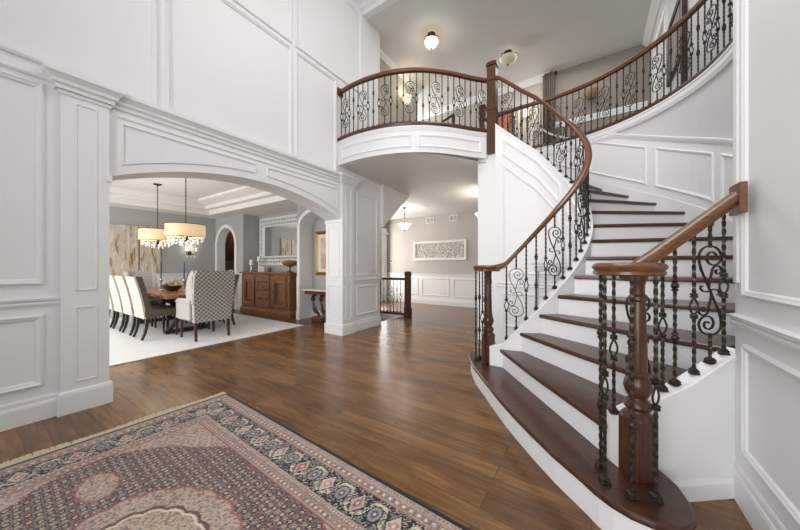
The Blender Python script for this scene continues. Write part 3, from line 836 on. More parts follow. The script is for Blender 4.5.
# room beyond the arched doorway: wooden cabinet door
mb = MB(); mb.box(-13, -8.4, 5.85, 5.95, 0, 3.0); mb.box(-13.1, -13, 4.6, 5.95, 0, 3.0); mb.box(-13, XA - .12, 4.6, 4.7, 0, 3.0); mb.box(-13, -8.46, 4.72, 5.85, 2.9, 3.0); mb.box(-8.46, -8.4, 5.08, 5.85, 0, 3.0); mb.box(-13, XA, 4.6, 5.85, -.1, -.001); struct(mb.build('wall_pantry', M['greige']))
# tray ceiling
lo = (-9.28, -5.1, .9, 4.0); LI = .004; up = (-9.05, -5.35, 1.15, 3.62)
mb = MB()
mb.box(XA, lo[0], -3, 5.1, ZD, ZD + .05); mb.box(lo[1], XW - TH, -3, 5.1, ZD, ZD + .05); mb.box(lo[0], lo[1], -3, lo[2], ZD, ZD + .05); mb.box(lo[0], lo[1], lo[3], 5.1, ZD, ZD + .05)
lev = [(0, ZD), (0, ZD + .12), (.35, ZD + .13), (.40, ZD + .17), (.40, ZD + .21), (1.0, ZD + .30), (1.0, 3.12)]
vs = []
for t, z in lev:
    x0 = lo[0] + (up[0] - lo[0]) * t; x1 = lo[1] + (up[1] - lo[1]) * t; y0 = lo[2] + (up[2] - lo[2]) * t; y1 = lo[3] + (up[3] - lo[3]) * t
    vs += [(x0, y0, z), (x1, y0, z), (x1, y1, z), (x0, y1, z)]
fs = [(4 * k + i, 4 * k + (i + 1) % 4, 4 * k + 4 + (i + 1) % 4, 4 * k + 4 + i) for k in range(len(lev) - 1) for i in range(4)] + [tuple(4 * (len(lev) - 1) + i for i in range(4))]
for i in range(4):
    x, y, z = vs[i]
vs = [(min(max(x, lo[0] + LI), lo[1] - LI), min(max(y, lo[2] + LI), lo[3] - LI), z if k > 3 else z - .012) for k, (x, y, z) in enumerate(vs)]
mb.add(vs, fs); struct(mb.build('ceiling_dining', M['ceil']))

# ================================================================== RAILINGS
RAILP = [(-.030, -.030), (-.030, -.014), (-.037, .000), (-.036, .014), (-.024, .028), (-.008, .034), (.008, .034), (.024, .028), (.036, .014), (.037, .000), (.030, -.014), (.030, -.030)]
def put(mb, name, m, root):
    o = mb.build(name, m, root)
    r = root
    while r.parent is not None: r = r.parent
    if root.parent is None: o.location = tuple(-c for c in root.location)
    return o
def twisted_rod(mb, z0, z1, r=.0066, turns_per_m=5.5):
    n = max(2, int((z1 - z0) / .0135)); vs = []; fs = []
    for i in range(n + 1):
        z = z0 + (z1 - z0) * i / n; a0_ = 2 * PI * turns_per_m * (z - z0)
        w = r * (1.08 if i % 2 else .95) * 1.41
        for k in range(4): vs.append((w * math.cos(a0_ + k * PI / 2), w * math.sin(a0_ + k * PI / 2), z))
    for i in range(n):
        for k in range(4):
            l = (k + 1) % 4; fs.append((4 * i + k, 4 * i + l, 4 * i + 4 + l, 4 * i + 4 + k))
    mb.add(vs, fs)
def collar(mb, z, s=1.0):
    mb.lathe([(.007 * s, z - .012 * s), (.015 * s, z - .008 * s), (.015 * s, z - .003 * s), (.010 * s, z), (.015 * s, z + .003 * s), (.015 * s, z + .008 * s), (.007 * s, z + .012 * s)], n=8)
def knuckle(mb, z):
    mb.lathe([(.008, z - .034), (.016, z - .028), (.016, z - .022), (.010, z - .018), (.017, z - .010), (.019, z), (.017, z + .010), (.010, z + .018), (.016, z + .022), (.016, z + .028), (.008, z + .034)], n=8)
def basket(mb, z, h=.095, w=.024):
    for k in range(2):
        pts = []
        for i in range(13):
            t = i / 12; a = k * PI + .35 + t * .5; r = .003 + w * math.sin(PI * t) ** .9
            pts.append((r * math.cos(a), r * math.sin(a), z - h / 2 + h * t))
        mb.tube(pts, .0052, 6)
    collar(mb, z - h / 2 - .012, 1.25); collar(mb, z + h / 2 + .012, 1.25)
def scroll_paths():
    """S scroll with curled ends and two inner curls, in (x, z), about the middle"""
    k = .00152
    P = []
    for i in range(34):
        t = i / 33; th = -1.45 * 2 * PI * (1 - t); r = 5 + 31 * t ** 1.1
        P.append((352 + r * math.cos(th), 224 - r * math.sin(th)))
    for i in range(1, 13):
        th = PI * i / 12; P.append((341 + 46 * math.cos(th), 222 - 40 * math.sin(th)))
    top = P + [(297, 244), (303, 268), (314, 292), (328, 320), (341, 350)]
    C = []
    for i in range(24):
        t = i / 23; th = PI - 1.25 * 2 * PI * (1 - t); r = 4 + 19 * t
        C.append((372 + r * math.cos(th), 276 - r * math.sin(th)))
    C += [(346, 292), (338, 316), (336, 336)]
    T = [(341, 350), (326, 355), (310, 352), (301, 342), (304, 332), (312, 334)]
    f = lambda L: [((x - 341) * k, (350 - y) * k) for x, y in L]
    g = lambda L: [(-a, -b) for a, b in f(L)]
    return [f(top), g(top), f(C), g(C), f(T), g(T)]
SCR = scroll_paths()
_cache = {}
def bal_mesh(kind, h):
    key = (kind, round(h, 3))
    if key in _cache: return _cache[key]
    mb = MB()
    if kind == 'K':
        twisted_rod(mb, .0, h); knuckle(mb, h * .33); knuckle(mb, h * .70)
    elif kind == 'B':
        zc_ = h * .47
        twisted_rod(mb, 0, zc_ - .045); twisted_rod(mb, zc_ + .045, h); basket(mb, zc_)
    elif kind == 'S':
        twisted_rod(mb, 0, h * .5 - .245)
    else:
        twisted_rod(mb, 0, h)
    sub = None
    if kind == 'S':
        sub = MB()
        for L in SCR: sub.tube([(x, 0, h * .5 + z) for x, z in L], .0052, 4, ell=(1.0, 1.35))
    upr = None
    if kind == 'S': upr = MB(); twisted_rod(upr, h * .5 + .245, h)
    sh = MB()
    sh.add([(sx * a, sy * a, z) for (a, z) in ((.021, 0), (.021, .010), (.017, .013), (.019, .022), (.011, .034)) for sx, sy in ((1, 1), (-1, 1), (-1, -1), (1, -1))],
           [(4 * r + i, 4 * r + (i + 1) % 4, 4 * r + 4 + (i + 1) % 4, 4 * r + 4 + i) for r in range(4) for i in range(4)] + [(0, 1, 2, 3), (16, 17, 18, 19)])
    _cache[key] = (mb, sub, sh, {}, upr)
    return _cache[key]
def baluster(root, x, y, z, h, kind, ang_=0.0):
    if kind == 'B': ang_ = .28 + .25 * math.sin(x * 31 + y * 17)
    mb, sub, sh, store, upr = bal_mesh(kind, h)
    def inst(b, nm, parent):
        if nm in store:
            o = bpy.data.objects.new(nm, store[nm]); COL.objects.link(o); o.parent = parent; return o
        o = b.build(nm, M['iron'], parent); store[nm] = o.data; return o
    o = inst(mb, 'baluster', root); o.location = (x - root.location.x, y - root.location.y, z - root.location.z); o.rotation_euler = (0, 0, ang_)
    if sub: inst(sub, 'scroll', o)
    if upr: inst(upr, 'upper_rod', o)
    inst(sh, 'shoe', o)
    return o
PATT = ['K', 'B', 'S', 'B']
def along(path, step, start=0.0, end=0.0):
    P = [np.array(p, float) for p in path]; seg = [np.linalg.norm((P[i + 1] - P[i])[:2]) for i in range(len(P) - 1)]; L = sum(seg); cum = np.concatenate([[0], np.cumsum(seg)])
    n = int(round((L - start - end) / step)); out = []
    for k in range(n + 1):
        t = start + (L - start - end) * k / n; i = min(len(seg) - 1, max(0, int(np.searchsorted(cum, t, side='right') - 1))); f_ = (t - cum[i]) / max(seg[i], 1e-9)
        p = P[i] * (1 - f_) + P[i + 1] * f_; d = P[i + 1] - P[i]; out.append((tuple(p), math.atan2(d[1], d[0])))
    return out
def square_newel(root, x, y, z0, z1, w, name='newel_post', collars=()):
    mb = MB(); mb.cbox((x, y, (z0 + z1 - .08) / 2), (w, w, z1 - .08 - z0), .006, math.radians(20) if False else 0)
    mb.cbox((x, y, z1 - .065), (w + .03, w + .03, .03), .006); mb.cbox((x, y, z1 - .025), (w + .012, w + .012, .05), .018)
    for zc_ in collars: mb.cbox((x, y, zc_), (w + .02, w + .02, .022), .005)
    return put(mb, name, M['newel'], root)
def turned_newel(root, x, y, z0, ztop, rot=0.0):
    w = .118
    mb = MB(); mb.cbox((x, y, z0 + .16), (w, w, .32), .008, rot)
    zb = z0 + .32
    mb.lathe([(.078, zb - .01), (.066, zb + .01), (.05, zb + .02), (.046, zb + .03), (.058, zb + .04), (.064, zb + .055), (.056, zb + .075), (.044, zb + .085), (.040, zb + .095), (.052, zb + .115), (.062, zb + .15), (.058, zb + .18), (.044, zb + .20), (.050, zb + .21), (.050, zb + .222), (.040, zb + .232), (.041, zb + .26), (.040, zb + .35), (.032, ztop - .17), (.029, ztop - .14), (.042, ztop - .128), (.042, ztop - .112), (.029, ztop - .10), (.030, ztop - .05), (.040, ztop - .02), (.040, ztop)], (x, y, 0), 16)
    return put(mb, 'newel_post', M['newel'], root)
def volute(root, x, y, z, r):
    mb = MB(); mb.lathe([(.02, z - .032), (r - .016, z - .032), (r - .006, z - .026), (r - .006, z - .012), (r - .012, z - .006), (r - .002, z + .004), (r, z + .014), (r - .008, z + .026), (r - .025, z + .034), (.02, z + .036)], (x, y, 0), 40)
    return put(mb, 'volute', M['rail'], root)

# ---- curved stair railing on the inner side
ra1 = empty('stair_railing', (-1.0, 3.31, RISE), 0, 'long curved stair railing with walnut handrail rising to the balcony newel', 'railing')
cl = [((a[0] + b[0]) / 2, (a[1] + b[1]) / 2, b[2]) for a, b in zip(lin0, lin1)]
NL = (-1.0, 3.31)
hz = 1.262
rp = [(NL[0] + .02, CI[1] - RI + .035, hz), (-1.0 + .1, CI[1] - RI + .037, hz + .005)] + [(x, y, max(hz + .012, z + .895)) for x, y, z in cl[1:]]
end = rp[-1]
rp = rp[:-1] + [(NW[0] + .055, NW[1] - .03, 4.45)]
zz = [p[2] for p in rp]
for _ in range(4): zz = [zz[0], zz[1]] + [(zz[i - 1] + 2 * zz[i] + zz[i + 1]) / 4 for i in range(2, len(zz) - 1)] + [zz[-1]]
rp = [(p[0], p[1], z) for p, z in zip(rp, zz)]
mb = MB(); mb.sweep(catmull(rp, 2), RAILP, smooth=True); put(mb, 'handrail', M['rail'], ra1)
volute(ra1, NL[0], NL[1], hz, .155)
turned_newel(ra1, NL[0] + .02, NL[1] - .01, RISE, hz - .03)
for i, (bx, by, kd) in enumerate(((-1.118, 3.285, 'K'), (-1.08, 3.41, 'B'), (-.985, 3.42, 'B'), (-.985, 3.195, 'K'), (-1.10, 3.36, 'K'))):
    baluster(ra1, bx, by, RISE, hz - .03 - RISE, kd, i)
pat = ['B', 'S', 'B', 'K']
for i, (p, a) in enumerate(along(cl, .099, .17, .10)):
    zt = p[2] + CURB + .012
    baluster(ra1, p[0], p[1], zt, .79, pat[i % 4], a)

# ---- short railing beside the right wall
ra2 = empty('stair_railing', (.19, 1.93, RISE), 0, 'short stair railing with round walnut volute ending at the right wall', 'railing')
VZ = 1.278
volute(ra2, .155, 1.912, VZ, .157)
turned_newel(ra2, .20, 1.95, RISE, VZ - .03, math.radians(38))
mb = MB(); mb.sweep([(.14, 1.915, VZ - .03), (.25, 1.985, VZ + .055), (.62, 2.222, 1.648)], [(u * 1.05, v * 1.05) for u, v in RAILP], smooth=True); put(mb, 'handrail', M['rail'], ra2)
mb = MB(); mb.cbox((.635, 2.232, 1.642), (.030, .135, .158), .004); put(mb, 'rosette_block', M['rail'], ra2)
mb = MB(); mb.cbox((.662, 2.275, 1.642), (.026, .05, .15), .003); put(mb, 'wall_plate', M['white'], ra2)
for i, (bx, by, kd) in enumerate(((.054, 1.80, 'B'), (.158, 1.753, 'K'), (.25, 1.80, 'B'), (.04, 1.926, 'K'))):
    baluster(ra2, bx, by, RISE, VZ - .032 - RISE, kd, i * .7)
kc = [((a[0] + b[0]) / 2, (a[1] + b[1]) / 2, z + .012) for a, b, z in zip(SK, SKo, zk)]
def rail_z(x): return VZ + .055 + (1.648 - VZ - .055) * (x - .25) / .37 - .03
for i, (fr, kd) in enumerate(((.02, 'B'), (.189, 'S'), (.362, 'B'), (.449, 'K'), (.615, 'B'), (.772, 'S'), (.908, 'B'))):
    L_ = fr * 2; k_ = min(1, int(L_)); u = L_ - k_
    p = [kc[k_][j] * (1 - u) + kc[k_ + 1][j] * u for j in range(3)]
    zt = rail_z(p[0]) if p[0] > .26 else VZ - .03
    baluster(ra2, p[0], p[1], p[2], zt - p[2], kd, math.radians(38))

# ---- balcony railing with the tall newel
ra3 = empty('balcony_railing', (-2.6, 4.0, Z2), 0, 'bowed balcony railing with iron scroll balusters over the hall opening', 'railing')
BR = resample(inward(BALC, .03), .05)
SHOE = [(-.05, -.012), (.05, -.012), (.055, .02), (.045, .045), (-.045, .045), (-.055, .02)]
mb = MB(); mb.sweep([(x, y, Z2) for x, y in BR], SHOE); put(mb, 'shoe_rail', M['newel'], ra3)
mb = MB(); mb.sweep([(x, y, 4.465) for x, y in BR], RAILP, smooth=True); put(mb, 'handrail', M['rail'], ra3)
mb = MB(); mb.cbox((XW + .02, BR[0][1], 4.46), (.035, .13, .14), .006); put(mb, 'rosette_block', M['rail'], ra3)
square_newel(ra3, NW[0], NW[1], 3.18, 4.74, .148, collars=(4.42, 3.92))
for i, (p, a) in enumerate(along([(x, y, Z2 + .045) for x, y in BR], .104, .06, .09)):
    baluster(ra3, p[0], p[1], p[2], 4.437 - p[2], ['B', 'S', 'B', 'K'][i % 4], a)

# ---- gallery railing above the stair
ra4 = empty('gallery_railing', (-.6, 6.1, Z2), 0, 'sweeping upper gallery railing above the curved stair wall', 'railing')
GR = resample(GAL, .06)
GR = [(x, y) for x, y in inward(GR, -.03)]
mb = MB(); mb.sweep([(x, y, Z2) for x, y in GR], SHOE); put(mb, 'shoe_rail', M['newel'], ra4)
mb = MB(); mb.sweep([(x, y, 4.465) for x, y in GR], RAILP, smooth=True); put(mb, 'handrail', M['rail'], ra4)
square_newel(ra4, NW2[0], NW2[1], Z2 - .01, 4.80, .12, collars=(4.46, 4.2))
for i, (p, a) in enumerate(along([(x, y, Z2 + .045) for x, y in GR], .098, .06, .1)):
    baluster(ra4, p[0], p[1], p[2], 4.437 - p[2], ['B', 'K', 'B', 'S'][i % 4], a)

# ---- basement stairwell railing in the hall
ra5 = empty('stairwell_railing', (-4.5, 6.18, 0), 0, 'low walnut railing with iron balusters round the floor opening in the hall', 'railing')
mb = MB(); mb.sweep([(-5.3, 6.18, .945), (-3.88, 6.18, .945)], RAILP, smooth=True); put(mb, 'handrail', M['newel'], ra5)
mb = MB(); mb.sweep([(-5.3, 6.18, .047), (-3.88, 6.18, .047)], SHOE); put(mb, 'shoe_rail', M['newel'], ra5)
nb_ = square_newel(ra5, -3.84, 6.18, 0, 1.14, .125)
mb = MB(); mb.cbox((-3.84, 6.18, .12), (.155, .155, .24), .01); put(mb, 'plinth', M['newel'], ra5)
for i, (p, a) in enumerate(along([(-5.22, 6.18, .092), (-4.06, 6.18, .092)], .105)):
    baluster(ra5, p[0], p[1], p[2], .915 - p[2], ['B', 'K', 'B', 'S'][(i + 3) % 4], a)

# ================================================================== PERSIAN RUG
def smooth_noise(shape, cell, rng):
    gy, gx = shape[0] // cell + 3, shape[1] // cell + 3
    g = rng.random((gy, gx)); yy = np.arange(shape[0]) / cell; xx = np.arange(shape[1]) / cell
    iy = yy.astype(int); ix = xx.astype(int); fy = (yy - iy)[:, None]; fx = (xx - ix)[None, :]
    fy = fy * fy * (3 - 2 * fy); fx = fx * fx * (3 - 2 * fx)
    return (g[iy][:, ix] * (1 - fy) * (1 - fx) + g[iy + 1][:, ix] * fy * (1 - fx) + g[iy][:, ix + 1] * (1 - fy) * fx + g[iy + 1][:, ix + 1] * fy * fx)
def srgb(*c): return np.array([lin(v) for v in c])
def rug_colors(X, Y, W, H):
    """X,Y grids in metres from the fringe end / side edge"""
    NAVY = srgb(28, 28, 36); PINK = srgb(186, 164, 154); BEIGE = srgb(176, 157, 138); WINE = srgb(98, 66, 64); RED = srgb(142, 92, 86); BLUE = srgb(112, 110, 116); CREAM = srgb(206, 194, 174); MAUVE = srgb(124, 106, 100)
    C = np.zeros(X.shape + (3,))
    def setc(mask, col): C[mask] = col
    dx = np.minimum(X, W - X); dy = np.minimum(Y, H - Y); d = np.minimum(dx, dy)
    s = np.where(dy < dx, X, Y)
    rng = np.random.default_rng(3)
    n1 = smooth_noise(X.shape, 2, rng); n2 = smooth_noise(X.shape, 11, rng); n3 = smooth_noise(X.shape, 3, rng)
    sin, cos = np.sin, np.cos
    cx, cy = W / 2, H / 2
    ax, ay = np.abs(X - cx), np.abs(Y - cy)
    def sprigs(mask, base, k):
        """pale ground strewn with tiny flowers and leaves"""
        C[mask] = base
        u = X / k; v = Y / k
        v2 = v + .5 * (np.floor(u).astype(int) % 2)
        fu = u - np.floor(u) - .5; fv = v2 - np.floor(v2) - .5; r = np.hypot(fu, fv)
        h = (np.floor(u) * 7 + np.floor(v2) * 13).astype(int) % 5
        setc(mask & (np.abs(r - .33) < .07) & (n1 > .45), MAUVE)
        setc(mask & (r < .20) & (h < 2), RED); setc(mask & (r < .20) & (h == 2), BLUE); setc(mask & (r < .20) & (h > 2), MAUVE); setc(mask & (r < .08), CREAM)
        setc(mask & (r > .42) & (n1 > .66), srgb(120, 104, 98))
    sprigs(d > 0, PINK * .5 + BEIGE * .5, .042)
    # dark lattice field
    fx = np.interp(ax, [0, .36, .53, .70, .86, 1.0, 1.06, 1.09], [.66, .66, .60, .47, .37, .20, .10, 0.0])
    wob = .014 * np.abs(sin(ax * 30))
    dark = ay < fx + wob
    edge = np.abs(ay - fx - wob) < .006
    C[dark] = np.where((n1 > .6)[..., None], srgb(74, 58, 58), NAVY)[dark]
    p = .070
    a = (X + Y) / p; b = (X - Y) / p
    fa_ = a - np.floor(a) - .5; fb_ = b - np.floor(b) - .5; rr = np.hypot(fa_, fb_)
    h = (np.floor(a) * 3 + np.floor(b) * 5).astype(int) % 4
    ring = dark & (np.abs(rr - .36) < .075)
    setc(ring, srgb(138, 118, 110)); setc(ring & (n1 > .62), WINE)
    setc(dark & (rr < .22) & (h != 0), BEIGE); setc(dark & (rr < .22) & (h == 0), srgb(140, 96, 90)); setc(dark & (rr < .09), NAVY)
    setc(dark & (np.hypot(np.abs(fa_) - .5, np.abs(fb_) - .5) < .17), CREAM * .9); setc(dark & (np.hypot(np.abs(fa_) - .5, np.abs(fb_) - .5) < .07), WINE)
    setc(dark & (np.minimum(np.abs(fa_), np.abs(fb_)) < .06) & (rr > .40), BLUE)
    setc(edge, RED)
    # medallion and pendants
    th = np.arctan2((Y - cy) / .41, (X - cx) / .5)
    q = np.hypot((X - cx) / .5, (Y - cy) / .41) / (.93 + .05 * np.abs(sin(th * 9)))
    tp = np.arctan2((Y - cy) / .085, (ax - .74) / .14)
    pend = np.hypot((ax - .74) / .14, (Y - cy) / .085) / (1 + .06 * np.abs(sin(tp * 5)))
    for mk, e, in ((q < 1, np.abs(q - 1) < .017), (pend < 1, np.abs(pend - 1) < .055)):
        sprigs(mk, PINK * .35 + BEIGE * .65, .034)
        setc(e, RED)
    q2 = np.hypot((X - cx) / .31, (Y - cy) / .245) / (1 + .06 * np.abs(sin(th * 8)))
    setc(np.abs(q2 - 1.04) < .03, WINE); sprigs(q2 < 1.01, BEIGE * 1.0, .03); setc(np.abs(q2 - .97) < .02, CREAM)
    setc(np.abs(q2 - .42) < .04, RED)
    ins = q2 < .36
    C[ins] = NAVY; setc(ins & (rr < .3), BEIGE); setc(ins & (rr < .12), WINE)
    # borders
    def guard(lo, hi, base_, per):
        m = (d >= lo) & (d < hi); C[m] = base_
        t = (d - lo) / (hi - lo) - .5; w = s / per; fw = w - np.floor(w) - .5; hh = np.floor(w).astype(int) % 3
        r_ = np.hypot(fw * per, t * (hi - lo)) / (hi - lo)
        setc(m & (r_ < .36) & (hh == 0), srgb(140, 112, 104)); setc(m & (r_ < .36) & (hh == 1), srgb(128, 122, 120)); setc(m & (r_ < .36) & (hh == 2), srgb(150, 128, 112)); setc(m & (r_ < .17), CREAM)
        setc(m & (np.abs(np.abs(fw) - .5) < .10) & (np.abs(t) < .3), srgb(126, 100, 94)); setc(m & (n1 > .72), srgb(140, 122, 114)); setc(m & (np.abs(t) > .43), srgb(150, 122, 114))
    guard(.335, .385, BEIGE, .036); guard(.303, .335, PINK, .02)
    setc((d >= .385) & (d < .392), RED)
    guard(.050, .112, BEIGE, .046); guard(.022, .050, PINK, .022)
    lo, hi = .117, .30
    m = (d >= lo) & (d < hi); C[m] = NAVY
    t = (d - (lo + hi) / 2) / ((hi - lo) / 2)
    per = .122
    ph = s / per * PI
    for f1, f2, off in ((1, 2, 0), (1, 3, 1.6)):
        vine = np.abs(t - .66 * sin(f1 * ph + .7 * sin(f2 * ph + off))); setc(m & (vine < .09), CREAM * .85)
    # curling arabesques
    for k1, k2, o1 in ((96, 7.5, 0.4), (128, 9.5, 1.9)):
        g = sin(s * k1 + 1.8 * sin(t * 5 + o1)) * cos(t * k2 + 1.2 * sin(s * 41 + o1)); setc(m & (np.abs(g - .35) < .11), CREAM * .82)
    setc(m & (n3 > .74), srgb(120, 112, 112))
    w = s / per; k_ = np.floor(w); fw = (w - k_ - .5) * per; odd = k_.astype(int) % 4
    dm = np.abs(fw) / .040 + np.abs(t) * ((hi - lo) / 2) / .062
    el = np.hypot(fw / .030, t * ((hi - lo) / 2) / .042)
    rr2 = np.where(odd % 2 == 0, dm, el)
    setc(m & (rr2 < 1.28), NAVY); setc(m & (rr2 < 1.1) & (odd == 0), PINK); setc(m & (rr2 < 1.1) & (odd % 2 == 1), srgb(146, 140, 140)); setc(m & (rr2 < 1.1) & (odd == 2), srgb(190, 174, 160))
    setc(m & (rr2 < .82) & (n1 > .55), MAUVE)
    setc(m & (rr2 < .55) & (odd == 0), RED); setc(m & (rr2 < .6) & (odd % 2 == 1), srgb(84, 82, 92)); setc(m & (rr2 < .55) & (odd == 2), srgb(170, 130, 122)); setc(m & (rr2 < .24), CREAM)
    setc((d >= .112) & (d < .117), RED)
    setc(d < .022, NAVY * .7)
    C *= 1.10 * (.92 + .16 * n2)[..., None] * (.90 + .2 * n1)[..., None]
    return C
RX0, RX1, RY0, RY1 = 0.0, 2.9, -2.02, 0.0
W_, H_ = RX1 - RX0, RY1 - RY0
rug = empty('persian_rug', (-3.06, 1.487, 0), math.radians(-2.6), 'large oriental rug with dark medallion field and fringed ends on the hardwood floor', 'rug')
ST = .0052
nx = int(W_ / ST); ny = int(H_ / ST)
gx = np.linspace(0, W_, nx + 1); gy = np.linspace(0, H_, ny + 1)
GX, GY = np.meshgrid(gx, gy)
cols = rug_colors(GX, GY, W_, H_)
me = bpy.data.meshes.new('pile')
co = np.stack([RX0 + GX, RY1 - GY, np.full_like(GX, .0125)], -1).reshape(-1, 3)
idx = np.arange((nx + 1) * (ny + 1)).reshape(ny + 1, nx + 1)
quads = np.stack([idx[1:, :-1], idx[1:, 1:], idx[:-1, 1:], idx[:-1, :-1]], -1).reshape(-1, 4)
me.vertices.add(len(co)); me.vertices.foreach_set('co', co.ravel())
me.loops.add(quads.size); me.loops.foreach_set('vertex_index', quads.ravel().astype(np.int32))
me.polygons.add(len(quads)); me.polygons.foreach_set('loop_start', np.arange(0, quads.size, 4, dtype=np.int32)); 
me.update(calc_edges=True); me.validate()
ca_ = me.color_attributes.new('pattern', 'FLOAT_COLOR', 'POINT')
ca_.data.foreach_set('color', np.concatenate([cols.reshape(-1, 3), np.ones((len(co), 1))], 1).ravel().astype(np.float32))
m = mat('rug_pile', (.3, .25, .22, 1), .95)
nt, N, L, B = nodes(m)
at = N.new('ShaderNodeVertexColor'); at.layer_name = 'pattern'; L.new(at.outputs['Color'], B.inputs['Base Color'])
B.inputs['Sheen Weight'].default_value = .15
tc = N.new('ShaderNodeTexCoord'); nz = N.new('ShaderNodeTexNoise'); nz.inputs['Scale'].default_value = 260
bp = N.new('ShaderNodeBump'); bp.inputs['Strength'].default_value = .35; bp.inputs['Distance'].default_value = .004
L.new(tc.outputs['Object'], nz.inputs['Vector']); L.new(nz.outputs['Fac'], bp.inputs['Height']); L.new(bp.outputs[0], B.inputs['Normal'])
me.materials.append(m)
o = bpy.data.objects.new('pile', me); COL.objects.link(o); o.parent = rug
mb = MB(); mb.box(RX0, RX1, RY0, RY1, .001, .012); put(mb, 'backing', mat('rug_binding', rgb(38, 34, 36), .95), rug).location = (0, 0, 0)
M['fringe'] = mat('fringe_cotton', rgb(206, 192, 166), .95)
for xe, sg in ((RX0, -1), (RX1, 1)):
    mb = MB(); y = RY0
    rr_ = random.Random(5)
    mb.box(min(xe, xe + sg * .012), max(xe, xe + sg * .012), RY0, RY1, .002, .012)
    while y < RY1:
        ln = .08 + rr_.random() * .02 + .015 * math.sin(y * 9); dy = rr_.uniform(-.012, .012)
        mb.add([(xe, y - .004, .010), (xe, y + .004, .010), (xe + sg * ln, y + dy + .004, .004), (xe + sg * ln, y + dy - .004, .004), (xe, y - .004, .002), (xe, y + .004, .002), (xe + sg * ln, y + dy + .004, .002), (xe + sg * ln, y + dy - .004, .002)],
               [(0, 1, 2, 3), (7, 6, 5, 4), (0, 3, 7, 4), (1, 5, 6, 2), (3, 2, 6, 7)])
        y += .0038
    mb.build('fringe', M['fringe'], rug)

# ================================================================== DINING ROOM
mb = MB(); mb.cbox((-7.45, 1.85, .008), (4.62, 4.40, .012), .004); tag(mb.build('dining_rug', M['whiterug']), 'large plain white rug under the dining table', 'rug')
ZR = .016
# ---- table
tb = empty('dining_table', (-7.45, 2.46, ZR), 0, 'long live-edge wooden dining table on dark trestles', 'table')
rr_ = random.Random(2)
poly = [(-6.15 + rr_.uniform(-.01, .01), 1.97 + .98 * i / 6) for i in range(7)] + [(-6.15 - 2.6 * i / 22, 2.95 + .03 * math.sin(i * 1.1) + rr_.uniform(-.008, .008)) for i in range(1, 23)] + [(-8.75, 2.95 - .98 * i / 6) for i in range(1, 7)] + [(-8.75 + 2.6 * i / 22, 1.97 + .03 * math.sin(i * .9) + rr_.uniform(-.008, .008)) for i in range(1, 22)]
put(slab_tread(poly, .765, .06), 'tabletop', M['tabletop'], tb)
for x in (-6.6, -8.3):
    mb = MB(); mb.cbox((x, 2.46, ZR + .035), (.12, .74, .06), .01); mb.cbox((x, 2.46, .67), (.10, .78, .06), .01)
    for s in (-1, 1):
        pts = [(x, 2.46 + s * .30, ZR + .06), (x, 2.46 + s * .16, .24), (x, 2.46 + s * .12, .36), (x, 2.46 + s * .2, .52), (x, 2.46 + s * .30, .66)]
        mb.tube(pts, .035, 8)
    put(mb, 'trestle', M['dark'], tb)
mb = MB(); mb.cbox((-7.45, 2.46, .36), (1.7, .06, .10), .008); put(mb, 'stretcher', M['dark'], tb)

# ---- side chairs (local: faces +y, back legs near y=-.22)
def side_chair():
    r = empty('dining_chair')
    w = .25
    mb = MB(); mb.cbox((0, .02, .44), (.50, .52, .13), .02); mb.build('seat', M['leather'], r)
    def backprof(h): return -.20 - .135 * ((h - .36) / .72) ** 1.5 if h > .36 else -.20
    N_ = 10; vs = []; fs = []
    hs = [.36 + .72 * i / N_ for i in range(N_ + 1)]
    for h in hs:
        y = backprof(h); wd = w - .015 * ((h - .36) / .72)
        vs += [(-wd, y - .01, h), (wd, y - .01, h), (wd, y - .042, h), (-wd, y - .042, h)]
    for i in range(N_):
        for k in range(4): fs.append((4 * i + k, 4 * i + (k + 1) % 4, 4 * i + 4 + (k + 1) % 4, 4 * i + 4 + k))
    fs += [(3, 2, 1, 0), tuple(4 * N_ + k for k in range(4))]
    b = MB().add(vs, fs).build('backrest', M['cream'], r)
    vs = []
    for h in hs:
        y = backprof(h); wd = w - .004 - .015 * ((h - .36) / .72)
        vs += [(-wd - .005, y + .07, h - .004), (wd + .005, y + .07, h - .004), (wd + .005, y - .012, h - .004), (-wd - .005, y - .012, h - .004)]
    MB().add(vs, fs).build('back_cushion', M['leather'], r)
    for sx in (-1, 1):
        l = MB(); pts = [(sx * .215, -.19, .39), (sx * .215, -.20, .22), (sx * .215, -.225, .10), (sx * .215, -.262, 0)]
        l.tube(pts, [.034, .031, .027, .022], 4, smooth=False); l.build('leg', M['dark'], r)
        l = MB(); l.tube([(sx * .215, .235, .39), (sx * .215, .235, 0)], [.03, .02], 4, smooth=False); l.build('leg', M['dark'], r)
    return r
proto = side_chair()
xs = (-6.58, -7.2, -7.82, -8.44)
names_near = ('nearest the camera', 'second from camera', 'third from camera', 'farthest')
names_far = ('nearest the camera', 'second from camera', 'third from camera', 'farthest')
first = True
for row, (yy, rz) in enumerate(((1.97, 0), (2.98, PI))):
    for k, x in enumerate(xs):
        c = proto if first else dup(proto); first = False
        c.location = (x, yy, ZR + .006); c.rotation_euler = (0, 0, rz)
        side = 'table side nearer the left wall,' if row == 0 else 'table side nearer the sideboard,'
        tag(c, 'cream-backed dining chair, %s %s' % (side, (names_near if row == 0 else names_far)[k]), 'chair', 'cream-backed chairs along the dining table')

